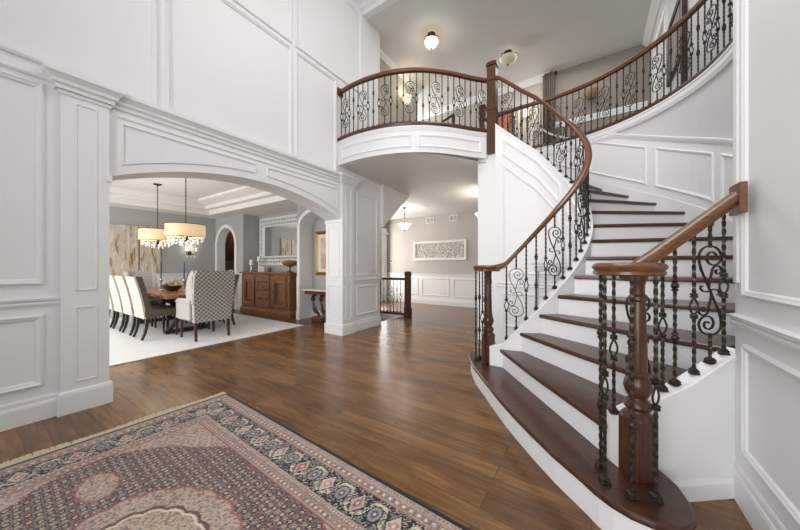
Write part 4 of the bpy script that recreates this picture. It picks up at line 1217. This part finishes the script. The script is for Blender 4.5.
# ---- wing chairs (local: faces -x)
def wing_chair():
    r = empty('wing_chair')
    vs = []; fs = []; N_ = 12
    mb = MB()
    def slab(f0, n):       # back slab with slight rake and rounded top corners
        pass
    # back
    hs = [.30 + .84 * i / N_ for i in range(N_ + 1)]
    for i, h in enumerate(hs):
        t = i / N_; x0 = .20 + .10 * t; wd = .30 + .035 * min(1, t * 1.6) - (.03 if i == N_ else 0)
        vs += [(x0 - .03, -wd, h), (x0 - .03, wd, h), (x0 + .06, wd, h), (x0 + .06, -wd, h)]
    for i in range(N_):
        for k in range(4): fs.append((4 * i + k, 4 * i + (k + 1) % 4, 4 * i + 4 + (k + 1) % 4, 4 * i + 4 + k))
    fs += [(3, 2, 1, 0), tuple(4 * N_ + k for k in range(4))]
    mb.add(vs, fs).build('backrest', M['trellis'], r)
    for s in (-1, 1):
        wgs = MB(); prof = [(.30, .60), (.06, .66), (.02, .78), (.05, .95), (.14, 1.08), (.27, 1.155), (.32, 1.13), (.30, .8)]
        n = len(prof); y0, y1 = s * .335, s * .275
        wgs.add([(x - .02, y0, z) for x, z in prof] + [(x - .02, y1, z) for x, z in prof], [tuple(range(n)), tuple(range(n, 2 * n))[::-1]] + [(i, (i + 1) % n, n + (i + 1) % n, n + i) for i in range(n)])
        wgs.build('wing', M['trellispale'], r)
        a = MB(); a.cbox((-.10, s * .30, .48), (.56, .09, .32), .03); a.tube([(-.36, s * .305, .625), (.2, s * .305, .64)], .052, 10); a.build('armrest', M['trellispale'], r)
        for lx in (-.33, .22):
            l = MB(); l.tube([(lx, s * .27, .32), (lx + (.02 if lx > 0 else 0), s * .27, 0)], [.032, .022], 4, smooth=False); l.build('leg', M['newel'], r)
    st = MB(); st.cbox((-.08, 0, .37), (.56, .54, .14), .02); st.cbox((-.11, 0, .49), (.54, .50, .12), .04); st.build('seat', M['trellispale'], r)
    return r
tp = trellis_mat(); tp.name = 'trellis_upholstery_pale'
for n_ in tp.node_tree.nodes:
    if n_.type == 'MIX': n_.inputs['A'].default_value = rgb(160, 155, 150); n_.inputs['B'].default_value = rgb(208, 204, 198)
M['trellispale'] = tp
wc = wing_chair(); wc.location = (-5.775, 2.45, ZR); wc.scale = (1, .97, 1.035)
tag(wc, 'grey trellis-patterned wing chair showing its back at the near table end', 'chair')
wc2 = dup(wc); wc2.location = (-9.05, 2.45, ZR); wc2.scale = (.9, .84, 1.0); wc2.rotation_euler = (0, 0, PI)
tag(wc2, 'patterned wing chair facing the room at the far table end', 'chair')

# ---- centrepiece
bw = empty('centrepiece_bowl', (-7.33, 2.46, .765), 0, 'dark oval bowl of dried flowers in the middle of the dining table', 'bowl')
mb = MB(); mb.lathe([(.10, .002), (.14, .004), (.24, .05), (.30, .11), (.29, .112), (.22, .06), (.12, .03), (.02, .025)], n=24, ry=.55); mb.build('bowl', M['bowl'], bw)
rr_ = random.Random(11); mb = MB()
for k in range(40):
    a = rr_.uniform(0, 2 * PI); q = math.sqrt(rr_.random()) * .22; s_ = rr_.uniform(.028, .048); z = .10 + .07 * (1 - q / .25) + rr_.uniform(-.01, .02)
    mb.lathe([(.001, -s_), (s_ * .7, -s_ * .6), (s_, 0), (s_ * .7, s_ * .6), (.001, s_)], (q * math.cos(a), q * .5 * math.sin(a), z), 7)
mb.build('dried_flowers', M['leafmix'], bw)
for k, (x, y, lab) in enumerate(((-7.62, 2.36, 'purple taper candle on the dining table, left of the bowl'), (-7.02, 2.56, 'purple taper candle on the dining table, right of the bowl'))):
    t = empty('candlestick', (x, y, .765), 0, lab, 'candle', 'taper candles on the dining table')
    mb = MB(); mb.lathe([(.045, .001), (.045, .012), (.012, .03), (.010, .16), (.02, .18), (.028, .22), (.022, .24), (.010, .24)], n=14); mb.build('holder', M['chrome'], t)
    mb = MB(); mb.lathe([(.011, .24), (.011, .55), (.007, .60), (.001, .605)], n=10); mb.build('candle', M['purple'], t)

# ---- drum chandeliers
def chandelier():
    r = empty('chandelier')
    mb = MB(); mb.lathe([(.01, -.025), (.05, -.022), (.075, -.008), (.08, 0)], n=18); mb.build('canopy', M['bronze'], r)
    mb = MB(); z = -.03; k = 0
    while z > -.94:
        pts = [(.011 * math.cos(2 * PI * i / 8) * (1 if k % 2 else 0), .011 * math.cos(2 * PI * i / 8) * (0 if k % 2 else 1), z - .02 + .022 * math.sin(2 * PI * i / 8)) for i in range(8)]
        mb.tube(pts, .0032, 4, closed=True); z -= .033; k += 1
    mb.tube([(0, 0, -.02), (0, 0, -.98)], .0035, 5)
    mb.build('chain', M['bronze'], r)
    mb = MB(); mb.lathe([(.322, -1.265), (.326, -1.26), (.326, -1.025), (.322, -1.02), (.317, -1.025), (.317, -1.26)], n=48)
    # organza drum: top and bottom open, so drop the two caps made by lathe
    mb.f = mb.f[:-2]; mb.sm = mb.sm[:-2]
    mb.build('drum_shade', M['litshade'], r)
    mb = MB()
    for zz in (-1.02, -1.265): mb.tube([(.328 * math.cos(2 * PI * i / 40), .328 * math.sin(2 * PI * i / 40), zz) for i in range(40)], .006, 5, closed=True)
    for a in range(6):
        q = a * PI / 3; pts = [(0, 0, -.99), (.08 * math.cos(q), .08 * math.sin(q), -1.08), (.13 * math.cos(q), .13 * math.sin(q), -1.25), (.19 * math.cos(q), .19 * math.sin(q), -1.28), (.22 * math.cos(q), .22 * math.sin(q), -1.20)]
        mb.tube(pts, .007, 5)
    mb.lathe([(.001, -1.36), (.03, -1.33), (.04, -1.26), (.02, -1.16), (.015, -.96)], n=10)
    mb.build('frame', M['bronze'], r)
    for a in range(6):
        q = a * PI / 3; b_ = MB(); b_.lathe([(.008, -1.20), (.018, -1.17), (.014, -1.12), (.002, -1.09)], (.22 * math.cos(q), .22 * math.sin(q), 0), 8); b_.build('bulb', M['bulb'], r)
    rr2 = random.Random(4); mb = MB()
    for ring, (rad, nn_, zt) in enumerate(((.28, 16, -1.27), (.20, 12, -1.31), (.10, 7, -1.35))):
        for a in range(nn_):
            q = 2 * PI * a / nn_; x, y = rad * math.cos(q), rad * math.sin(q); z = zt - rr2.uniform(0, .03)
            for j in range(2):
                s_ = rr2.uniform(.012, .02)
                mb.lathe([(.001, z - s_ * 1.6), (s_, z - s_ * .2), (s_ * .5, z + s_ * .8), (.001, z + s_)], (x, y, 0), 6, smooth=False); z -= .05
    c = mb.build('crystal_drops', M['crystal'], r); c['kind'] = 'stuff'
    return r
ch = chandelier(); ch.location = (-6.67, 2.46, 3.11)
tag(ch, 'drum-shaded crystal chandelier over the near end of the dining table', 'chandelier', 'drum chandeliers over the dining table')
ch2 = dup(ch); ch2.location = (-8.15, 2.46, 3.11)
tag(ch2, 'drum-shaded crystal chandelier over the far end of the dining table', 'chandelier', 'drum chandeliers over the dining table')
point('chandelier_light', (-6.67, 2.46, 1.96), 17, (1, .96, .9), .15); point('chandelier_light', (-8.15, 2.46, 1.96), 17, (1, .96, .9), .15)

# ---- paintings on the far dining wall
for (y0, y1, z0, z1, lab) in ((1.35, 2.60, 1.02, 2.32, 'wider birch trunk canvas in beige and ochre, left of the pair'), (2.64, 3.07, 1.13, 2.33, 'narrower birch trunk canvas behind the chandelier, right of the pair')):
    p = empty('birch_painting', (XA, (y0 + y1) / 2, (z0 + z1) / 2), 0, lab, 'painting', 'birch paintings')
    mb = MB(); mb.cbox((.022, 0, 0), (.04, y1 - y0, z1 - z0), .004); mb.build('canvas', M['birch'], p)
    # bold bark strokes
    mb = MB(); rr2 = random.Random(int(y0 * 100))
    for k in range(int((y1 - y0) * 11)):
        yy = rr2.uniform(-(y1 - y0) / 2 + .04, (y1 - y0) / 2 - .04); zc_ = rr2.uniform(-.2, .35); ln = rr2.uniform(.12, .4); ww = rr2.uniform(.008, .02)
        mb.cbox((.044, yy, zc_), (.005, ww, ln * 1.1), .002)
    mb.build('brush_strokes', M['bark'], p)
# ---- wall light with two candle arms
sc_ = empty('wall_sconce', (XA, 3.78, 1.66), 0, 'two-armed wall light glowing between the birch painting and the archway', 'lamp')
mb = MB(); mb.lathe([(.001, -.07), (.05, -.04), (.05, .04), (.001, .07)], (.02, 0, 0), 12, rx=.4)
for s in (-1, 1): mb.tube([(.03, 0, -.02), (.09, s * .06, -.06), (.12, s * .12, -.03), (.12, s * .13, .03)], .008, 5); mb.lathe([(.012, .02), (.03, .03), (.03, .04), (.01, .045)], (.12, s * .13, 0), 8)
mb.build('arms', M['bronze'], sc_)
for s in (-1, 1):
    b_ = MB(); b_.lathe([(.012, .045), (.02, .08), (.018, .12), (.002, .16)], (.12, s * .13, 0), 8); b_.build('bulb', M['lit'], sc_)
mb = MB()
for s in (-1, 0, 1): mb.lathe([(.001, -.15), (.014, -.12), (.008, -.09), (.001, -.08)], (.10, s * .09, 0), 6, smooth=False)
mb.build('crystal_drops', M['crystal'], sc_)
point('sconce_light', (XA + .16, 3.78, 1.80), 2.2, (1, .9, .76), .06)

# ---- pantry cabinet seen through the arched doorway
pc = empty('pantry_cabinet', (-11.1, 5.68, 0), 0, 'tall dark wooden wall cabinet seen through the arched doorway', 'cabinet')
mb = MB(); mb.box(-.65, .65, -.14, .14, 1.46, 2.85); mb.build('body', M['newel'], pc)
for s in (-1, 1):
    d_ = MB(); d_.cbox((s * .325, -.155, 2.15), (.62, .03, 1.34), .006); d_.ringframe(rect(s * .325 - .22, 1.58, s * .325 + .22, 2.72), [(0, 0), (.01, -.012), (.03, -.012), (.06, .004)], lambda a, z, h: (a, -.172 - h, z)); d_.build('door', M['newel'], pc)
bc = empty('pantry_counter', (-11.1, 5.68, 0), 0, 'low wooden counter unit under the wall cabinet beyond the arched doorway', 'cabinet')
point('pantry_fill_light', (-10.6, 5.2, 2.6), 14, (1, .93, .85), .1)  # added point light so the pantry isn't dark; no fitting hangs there
mb = MB(); mb.box(-.55, .55, -.14, .14, 0.0, .92); mb.build('body', M['newel'], bc)
mb = MB(); mb.cbox((0, -.01, .94), (1.14, .32, .04), .006); mb.build('counter_slab', M['marble'], bc)

# ---- sideboard
sb = empty('sideboard', (-7.2, 4.64, 0), 0, 'brown wooden sideboard with panelled doors and a centre stack of drawers under the mirror', 'sideboard')
hw, hd = 1.13, .24
mb = MB(); mb.box(-hw + .05, hw - .05, -hd + .03, hd, .12, 1.06); mb.build('body', M['buffet'], sb)
mb = MB(); mb.sweep([(-hw + .05, hd, 0), (-hw + .05, -hd + .03, 0), (hw - .05, -hd + .03, 0), (hw - .05, hd, 0)][::1], [(0, .001), (.045, .001), (.045, .09), (.03, .12), (.012, .16), (0, .17)]); mb.build('plinth', M['buffet'], sb)
mb = MB(); mb.cbox((0, -.012, 1.09), (2 * hw - .02, 2 * hd + .02, .045), .012); mb.build('top_board', M['buffet'], sb)
for xx in (-1.04, -.33, .33, 1.04):
    mb = MB(); mb.cbox((xx, -hd + .022, .61), (.075, .03, .86), .01); mb.build('pilaster', M['buffet'], sb)
for s in (-1, 1):
    d_ = MB(); cx_ = s * .685; d_.cbox((cx_, -hd + .026, .61), (.60, .024, .84), .004); d_.ringframe(rect(cx_ - .27, .23, cx_ + .27, .99), [(0, 0), (0, .022), (.03, .026), (.07, .022), (.075, .002), (.11, .012), (.14, .02)], lambda a, z, h: (a, -hd + .008 - h, z))
    dd = d_.build('door', M['buffet'], sb)
    kb = MB(); kb.lathe([(.006, 0), (.014, .01), (.012, .02), (.001, .024)], n=10); kk = kb.build('knob', M['bronze'], dd); kk.location = (cx_ - s * .24, -hd - .012, .62); kk.rotation_euler = (PI / 2, 0, 0)
for k in range(4):
    z = .27 + .225 * k
    d_ = MB(); d_.cbox((0, -hd + .010, z + .02), (.54, .034, .185), .012); dd = d_.build('drawer', M['buffet'], sb)
    kb = MB(); kb.lathe([(.006, 0), (.014, .01), (.012, .02), (.001, .024)], n=10); kk = kb.build('knob', M['bronze'], dd); kk.location = (0, -hd - .008, z + .02); kk.rotation_euler = (PI / 2, 0, 0)
# ---- mirror in a white pierced frame
mr = empty('wall_mirror', (-7.2, YN, 1.98), 0, 'large wall mirror in a white pierced scrollwork frame above the sideboard', 'mirror')
MWx, MHz, fw_ = 1.10, .69, .27
mb = MB(); mb.box(-MWx + fw_, MWx - fw_, -.03, -.02, -MHz + fw_, MHz - fw_); mb.build('glass', M['mirror'], mr)
mb = MB()
mb.ringframe(rect(-MWx + fw_ - .05, -MHz + fw_ - .05, MWx - fw_ + .05, MHz - fw_ + .05), [(0, 0), (0, .05), (.02, .055), (.05, .03), (.06, .02)], lambda a, z, h: (a, -.0 - h, z))
mb.ringframe(rect(-MWx + .005, -MHz + .005, MWx - .005, MHz - .005), [(0, 0), (.0, .03), (.02, .035), (.04, .03), (.04, 0)], lambda a, z, h: (a, -.0 - h, z))
def ring2(cx_, cz_, r_):
    mb.tube([(cx_ + r_ * math.cos(2 * PI * i / 14), -.02, cz_ + r_ * math.sin(2 * PI * i / 14)) for i in range(14)], .022, 6, closed=True, ell=(1, .9))
nxr = 17
for i in range(nxr):
    x = -MWx + .10 + (2 * MWx - .20) * i / (nxr - 1)
    for sz in (-1, 1):
        ring2(x, sz * (MHz - .10), .062); mb.tube([(x - .05, -.02, sz * (MHz - .17)), (x, -.02, sz * (MHz - .13)), (x + .05, -.02, sz * (MHz - .19))], .02, 6)
for i in range(1, 9):
    z = -MHz + .10 + (2 * MHz - .20) * i / 9
    for sx in (-1, 1):
        ring2(sx * (MWx - .10), z, .062); mb.tube([(sx * (MWx - .17), -.02, z - .05), (sx * (MWx - .13), -.02, z), (sx * (MWx - .19), -.02, z + .05)], .02, 6)
mb.build('pierced_frame', M['white'], mr)
# ---- things on the sideboard
for (x, y, r_, h_, lab) in ((-8.0, 4.76, .05, .30, 'taller white pillar candle on a glass stand at the left of the sideboard'), (-8.12, 4.60, .045, .20, 'shorter white pillar candle on a glass stand at the left end of the sideboard')):
    t = empty('pillar_candle', (x, y, 1.113), 0, lab, 'candle', 'pillar candles on the sideboard')
    mb = MB(); mb.lathe([(.05, .001), (.05, .012), (.016, .03), (.014, h_ - .03), (.052, h_ - .01), (.052, h_)], n=14); mb.build('stand', M['chrome'], t)
    mb = MB(); mb.lathe([(r_, h_), (r_, h_ + .13), (r_ - .006, h_ + .137), (.004, h_ + .132)], n=16); mb.build('candle', M['wax'], t)
pf = empty('photo_frame', (-7.66, 4.62, 1.113), math.radians(10), 'small white framed picture standing on the sideboard', 'picture frame')
mb = MB(); mb.cbox((0, 0, .075), (.22, .02, .148), .006); mb.build('frame', M['plastic'], pf); mb = MB(); mb.box(-.07, .07, -.0125, -.0102, .035, .115); mb.build('print', M['print'], pf)
vb = MB(); vb.lathe([(.03, .0), (.055, .03), (.06, .07), (.04, .11), (.045, .125), (.04, .125), (.03, .1)], n=16); v_ = vb.build('small_vase', M['carpet']); v_.location = (-7.28, 4.62, 1.113); tag(v_, 'small grey vase on the sideboard beside the white framed picture', 'vase')
sh_ = empty('copper_bowl', (-6.30, 4.56, 1.113), 0, 'copper coloured footed bowl at the right end of the sideboard', 'bowl')
mb = MB(); mb.lathe([(.001, .15), (.09, .155), (.16, .19), (.185, .24), (.165, .285), (.12, .305), (.10, .29), (.05, .24)], n=24); mb.build('bowl', M['shell'], sh_)
mb = MB(); mb.lathe([(.08, .001), (.08, .02), (.02, .04), (.018, .13), (.06, .16)], n=12); mb.build('foot', M['dark'], sh_)
# ---- console table with scrolled pedestal, and the gilt picture above it
CSZ = .955
cs = empty('console_table', (-5.18, 4.62, 0), 0, 'small console table with pale top and scroll legs in the arched recess', 'table')
mb = MB(); mb.cbox((0, 0, .755), (.92, .40, .035), .01); mb.build('marble_top', M['marble'], cs)
mb = MB(); mb.cbox((0, 0, .69), (.84, .36, .07), .012); mb.build('apron', M['rail'], cs)
mb = MB(); mb.cbox((-.05, -.02, .06), (.34, .30, .12), .025); mb.build('base', M['rail'], cs)
for s in (-.17, .1):
    mb = MB(); pts = [(s - .08, -.02, .64), (s - .15, -.02, .56), (s - .14, -.02, .46), (s - .10, -.02, .36), (s - .08, -.02, .26), (s - .0, -.02, .2), (s + .06, -.02, .17), (s + .06, -.02, .12)]
    mb.tube(catmull(pts, 4), [.055 - .03 * abs(math.sin(i * .18)) for i in range(len(pts) * 4 - 3)], 8); mb.lathe([(.001, -.05), (.045, -.03), (.055, 0), (.045, .03), (.001, .05)], (s - .14, -.02, .52), 10); mb.build('scroll_leg', M['newel'], cs)
cs.scale = (1, 1, CSZ)
gp = empty('gilt_picture', (-5.24, YR2, 1.585), 0, 'floral print in a gilt frame hanging in the arched recess above the console', 'picture')
mb = MB(); mb.ringframe(rect(-.44, -.53, .44, .53), [(0, 0), (0, .03), (.02, .045), (.05, .03), (.075, .02), (.075, 0)], lambda a, z, h: (a, -h, z)); mb.build('frame', M['gold'], gp)
mb = MB(); mb.box(-.39, .39, -.012, -.004, -.46, .46); mb.build('mat_board', M['paper'], gp); mb = MB(); mb.box(-.26, .26, -.016, -.012, -.38, .36); mb.build('print', M['print'], gp)

# ================================================================== HALL THINGS
ar = empty('wall_relief', (-4.17, 8.65, 1.775), 0, 'long white framed relief panel of small blossoms on the hall wall', 'artwork')
mb = MB(); mb.ringframe(rect(-.95, -.325, .95, .325), [(0, 0), (0, .05), (.02, .06), (.075, .05), (.085, .02), (.09, .01)], lambda a, z, h: (a, -h, z)); mb.build('frame', M['plastic'], ar)
mb = MB(); mb.box(-.87, .87, -.012, -.002, -.25, .25); mb.build('ground_panel', M['reliefbg'], ar)
mb = MB(); rr2 = random.Random(9)
for k in range(190):
    x = rr2.uniform(-.83, .83); z = rr2.uniform(-.22, .22); s_ = rr2.uniform(.014, .032)
    mb.add([(x + s_ * math.cos(2 * PI * i / 6 + k), -.014, z + s_ * math.sin(2 * PI * i / 6 + k)) for i in range(6)] + [(x, -.014 - s_ * .7, z)], [(i, (i + 1) % 6, 6) for i in range(6)])
c = mb.build('blossoms', M['plastic'], ar); c['kind'] = 'stuff'
for (x, w_, lab) in ((-4.50, .27, 'white louvred air vent high on the hall wall, left of the two'), (-3.66, .27, 'white louvred air vent high on the hall wall, right of the two')):
    v_ = empty('air_vent', (x, 8.65, 2.79), 0, lab, 'vent', 'air vents on the hall wall')
    mb = MB(); mb.box(-w_ / 2, w_ / 2, -.006, 0, -.09, .09); mb.build('back_plate', M['carpet'], v_)
    mb = MB(); mb.ringframe(rect(-w_ / 2 - .02, -.105, w_ / 2 + .02, .105), [(0, 0), (0, .02), (.03, .022), (.035, 0)], lambda a, z, h: (a, -h, z)); mb.box(-.012, .012, -.018, -.002, -.09, .09); mb.build('frame', M['plastic'], v_)
    mb = MB()
    for k in range(6): mb.box(-w_ / 2, w_ / 2, -.016, -.008, -.08 + k * .026, -.08 + k * .026 + .012)
    mb.build('louvres', M['plastic'], v_)
th_ = empty('thermostat', (-6.03, 8.65, 1.43), 0, 'small white thermostat on the hall wall near the pale casing', 'thermostat')
mb = MB(); mb.cbox((0, -.015, 0), (.14, .03, .11), .008); mb.build('housing', M['plastic'], th_); mb = MB(); mb.box(-.05, .03, -.032, -.03, -.02, .03); mb.build('display', M['black'], th_)
sp_ = empty('switch_plate', (XW, 4.78, 1.14), 0, 'white light switch plate with paddles on the narrow wall beside the arch', 'switch')
mb = MB(); mb.cbox((.004, 0, 0), (.008, .26, .12), .003); mb.build('plate', M['plastic'], sp_)
for k in (-1, 0, 1): mb = MB(); mb.cbox((.010, k * .08, 0), (.008, .034, .07), .002); mb.build('paddle', M['plastic'], sp_)

def pendant(loc, drop, lab, lit=True, scale=1.0):
    r = empty('pendant_lamp', loc, 0, lab, 'lamp', 'bowl pendants in the hall')
    mb = MB(); mb.lathe([(.005, -.03), (.05, -.025), (.065, -.005), (.065, 0)], n=16); mb.build('canopy', M['bronze'], r)
    mb = MB(); mb.tube([(0, 0, -.02), (0, 0, -drop)], .008, 6)
    for q in (.45, .75): mb.lathe([(.008, -drop * q - .03), (.028, -drop * q), (.008, -drop * q + .03)], n=10)
    mb.lathe([(.001, -drop - .235), (.014, -drop - .22), (.01, -drop - .19), (.02, -drop - .18)], n=8)
    mb.build('stem', M['bronze'], r)
    mb = MB(); mb.lathe([(.01, -drop - .19), (.08, -drop - .175), (.13, -drop - .13), (.15, -drop - .08), (.19, -drop - .04), (.20, -drop - .02), (.19, -drop - .025), (.14, -drop - .06), (.12, -drop - .12), (.06, -drop - .16), (.01, -drop - .17)], n=26); mb.build('glass_bowl', M['lit'] if lit else M['dimlit'], r)
    return r
pendant((-4.5, 7.06, 2.945), .44, 'lit bowl pendant lamp hanging near the thermostat end of the hall')
pendant((-2.05, 6.55, 2.955), .46, 'lit bowl pendant lamp mostly hidden behind the white stair wall')
point('pendant_light', (-4.5, 7.06, 2.55), 14, (1, .94, .86), .12); point('pendant_light', (-2.05, 6.55, 2.55), 14, (1, .94, .86), .12)
sd = MB(); sd.lathe([(.001, -.04), (.05, -.035), (.06, -.02), (.06, 0)], n=16); s_ = sd.build('smoke_detector', M['plastic']); s_.location = (-1.85, 4.98, 3.11); tag(s_, 'white smoke detector on the soffit under the balcony', 'smoke detector')

# ---- slender pale stand inside the stair well
wt = empty('plant_stand', (-.50, 4.36, 0), 0, 'tall pale grey stand with tray top seen behind the stair balusters', 'stand')
mb = MB(); mb.cbox((0, 0, 1.315), (.36, .26, .03), .006); mb.cbox((0, 0, 1.25), (.30, .20, .07), .006); mb.build('tray', M['stairgrey'], wt)
for sx in (-1, 1):
    for sy in (-1, 1):
        mb = MB(); mb.tube([(sx * .12, sy * .08, 1.22), (sx * .16, sy * .12, 0)], [.014, .010], 6); mb.build('leg', M['stairgrey'], wt)

# ================================================================== UPPER LANDING THINGS
def dome_lamp(loc, lab, m, r_=.17):
    r = empty('ceiling_lamp', loc, 0, lab, 'lamp', 'dome ceiling lamps upstairs')
    mb = MB(); mb.lathe([(.01, -.085), (.04, -.08), (.05, -.05), (.085, -.03), (.09, 0)], n=16)
    for a in range(3):
        q = a * 2.1; mb.tube([(.03 * math.cos(q), .03 * math.sin(q), -.06), (.10 * math.cos(q), .10 * math.sin(q), -.05), (r_ * math.cos(q), r_ * math.sin(q), -.10), (r_ * 1.02 * math.cos(q), r_ * 1.02 * math.sin(q), -.17)], .008, 5)
    mb.build('fitter', M['bronze'], r)
    mb = MB(); mb.lathe([(.01, -.285), (.06, -.275), (r_ * .72, -.24), (r_ - .01, -.18), (r_, -.15), (r_ - .008, -.15), (r_ * .68, -.22), (.05, -.26), (.01, -.27)], n=26); mb.build('glass_dome', m, r)
    mb = MB(); mb.lathe([(.001, -.33), (.022, -.305), (.016, -.285), (.024, -.278)], n=8); mb.build('finial', M['bronze'], r)
    return r
dome_lamp((-2.93, 5.69, ZC2), 'lit glass dome ceiling lamp above the balcony', M['litwarm'], .16)
dome_lamp((-1.66, 7.16, ZC2), 'unlit alabaster dome ceiling lamp behind the tall newel post', M['dimlit'], .205)
point('dome_light', (-2.93, 5.69, ZC2 - .33), 9, (1, .94, .84), .1)
aw = empty('wall_lamp', (-.02, 8.58, 5.46), 0, 'dim amber glass wall lamp beyond the gallery railing, right of the drape', 'lamp')
mb = MB(); mb.cbox((0, -.015, .10), (.10, .03, .12), .006); mb.tube([(0, -.02, .12), (0, -.12, .16), (0, -.16, .06)], .012, 6); mb.build('bracket', M['bronze'], aw)
mb = MB(); mb.lathe([(.01, -.14), (.08, -.12), (.14, -.05), (.16, .04), (.15, .04), (.12, -.04), (.06, -.10), (.01, -.12)], (0, -.18, 0), 22); mb.build('glass_bowl', M['amber'], aw)
us = empty('wall_sconce', (-4.2, 6.5, 5.68), 0, 'glowing amber wall lamp on the upper hall wall seen through the balcony railing', 'lamp')
mb = MB(); mb.lathe([(.001, -.06), (.05, -.04), (.05, .04), (.001, .06)], (.02, 0, 0), 12, rx=.4); mb.tube([(.02, 0, 0), (.09, 0, .03), (.12, 0, .09)], .010, 6); mb.build('bracket', M['bronze'], us)
mb = MB(); mb.lathe([(.02, -.14), (.08, -.11), (.11, -.05), (.12, .06), (.11, .06), (.07, -.08), (.02, -.12)], (.13, 0, 0), 18); mb.build('glass_shade', M['litwarm'], us)
point('upper_sconce_light', (-3.95, 6.5, 5.80), 7, (1, .9, .74), .1)
op = empty('orange_painting', (-2.14, 8.6, 5.28), 0, 'orange and rust painting on the upper wall behind the tall newel post', 'painting')
mb = MB(); mb.ringframe(rect(-.30, -.42, .30, .42), [(0, 0), (0, .03), (.03, .035), (.05, .02), (.05, 0)], lambda a, z, h: (a, -h, z)); mb.build('frame', M['dark'], op); mb = MB(); mb.box(-.26, .26, -.014, -.004, -.38, .38); mb.build('canvas', M['orange'], op)
vl = empty('vanity_light', (-1.50, 8.6, 5.42), 0, 'bright wall light on the upper back wall seen through the stair balusters', 'lamp')
mb = MB(); mb.cbox((0, -.02, .02), (.10, .04, .16), .01); mb.build('bracket', M['bronze'], vl); mb = MB(); mb.lathe([(.04, -.08), (.07, -.04), (.06, .08), (.05, .08)], (0, -.09, 0), 14); mb.build('glass_shade', M['litwarm'], vl)
point('vanity_glow', (-1.50, 8.36, 5.45), 7, (1, .9, .75), .08)
dr = empty('window_drape', (-.93, 8.40, 3.57), 0, 'gathered taupe drape on the upper back wall beyond the gallery', 'curtain')
vs = []; fs = []; nn_ = 30
for i in range(nn_ + 1):
    x = -.14 + .28 * i / nn_; y = .03 * math.sin(i * 1.35)
    for z in (0.01, 2.55, 2.70): vs.append((x * (1 if z < 2.6 else .8), y, z))
for i in range(nn_): fs += [(3 * i, 3 * i + 3, 3 * i + 4, 3 * i + 1), (3 * i + 1, 3 * i + 4, 3 * i + 5, 3 * i + 2)]
n0 = len(vs); vs += [(x, y - .012, z) for x, y, z in vs]; fs += [tuple(n0 + k for k in f_[::-1]) for f_ in fs]
fs += [(0, 1, n0 + 1, n0), (1, 2, n0 + 2, n0 + 1), (3 * nn_, n0 + 3 * nn_, n0 + 3 * nn_ + 1, 3 * nn_ + 1), (3 * nn_ + 1, n0 + 3 * nn_ + 1, n0 + 3 * nn_ + 2, 3 * nn_ + 2)]
MB().add(vs, fs).build('fabric', M['drape'], dr)
mb = MB(); mb.tube([(-.16, .03, 2.66), (.16, .03, 2.66)], .014, 8); mb.lathe([(.001, 2.63), (.03, 2.64), (.03, 2.68), (.001, 2.74)], (.16, .03, 0), 10); mb.build('curtain_rod', M['bronze'], dr)
# dark framed picture and grab rail on the upper right wall
pr = empty('framed_picture', (1.08, 6.05, 4.72), 0, 'tall dark wood framed picture on the upper right wall behind the gallery railing', 'picture')
mb = MB(); mb.ringframe(rect(-.46, -.46, .46, .46), [(0, 0), (0, .035), (.02, .045), (.06, .03), (.07, 0)], lambda a, z, h: (-h, a, z)); mb.build('frame', M['dark'], pr); mb = MB(); mb.box(-.014, -.004, -.40, .40, -.40, .40); mb.build('print', M['taupe'], pr)
mb = MB(); mb.box(1.03, 1.09, 5.47, 5.53, Z2, ZC2 - .16); struct(mb.build('trim_33', M['dark']))
mb = MB(); mb.box(1.04, 1.08, 6.62, 6.74, Z2, 5.6); mb.box(1.04, 1.08, 7.6, 7.72, Z2, 5.6); mb.box(1.03, 1.08, 6.62, 7.72, 5.6, 5.72); struct(mb.build('door_1', M['white']))
# upper hall: short knee rail beyond the balcony
kr = empty('landing_rail', (-2.56, 5.32, Z2), 0, 'short dark wood landing rail on the upper floor seen through the balcony railing', 'railing')
mb = MB(); mb.tube([(-.30, .1, .53), (.30, 0, .67)], .024, 8); mb.build('handrail', M['newel'], kr)
mb = MB(); mb.cbox((.30, 0, .34), (.055, .055, .68), .005); mb.build('newel_post', M['newel'], kr)
mb = MB(); mb.cbox((-.30, .1, .265), (.04, .04, .53), .005); mb.build('post', M['newel'], kr)
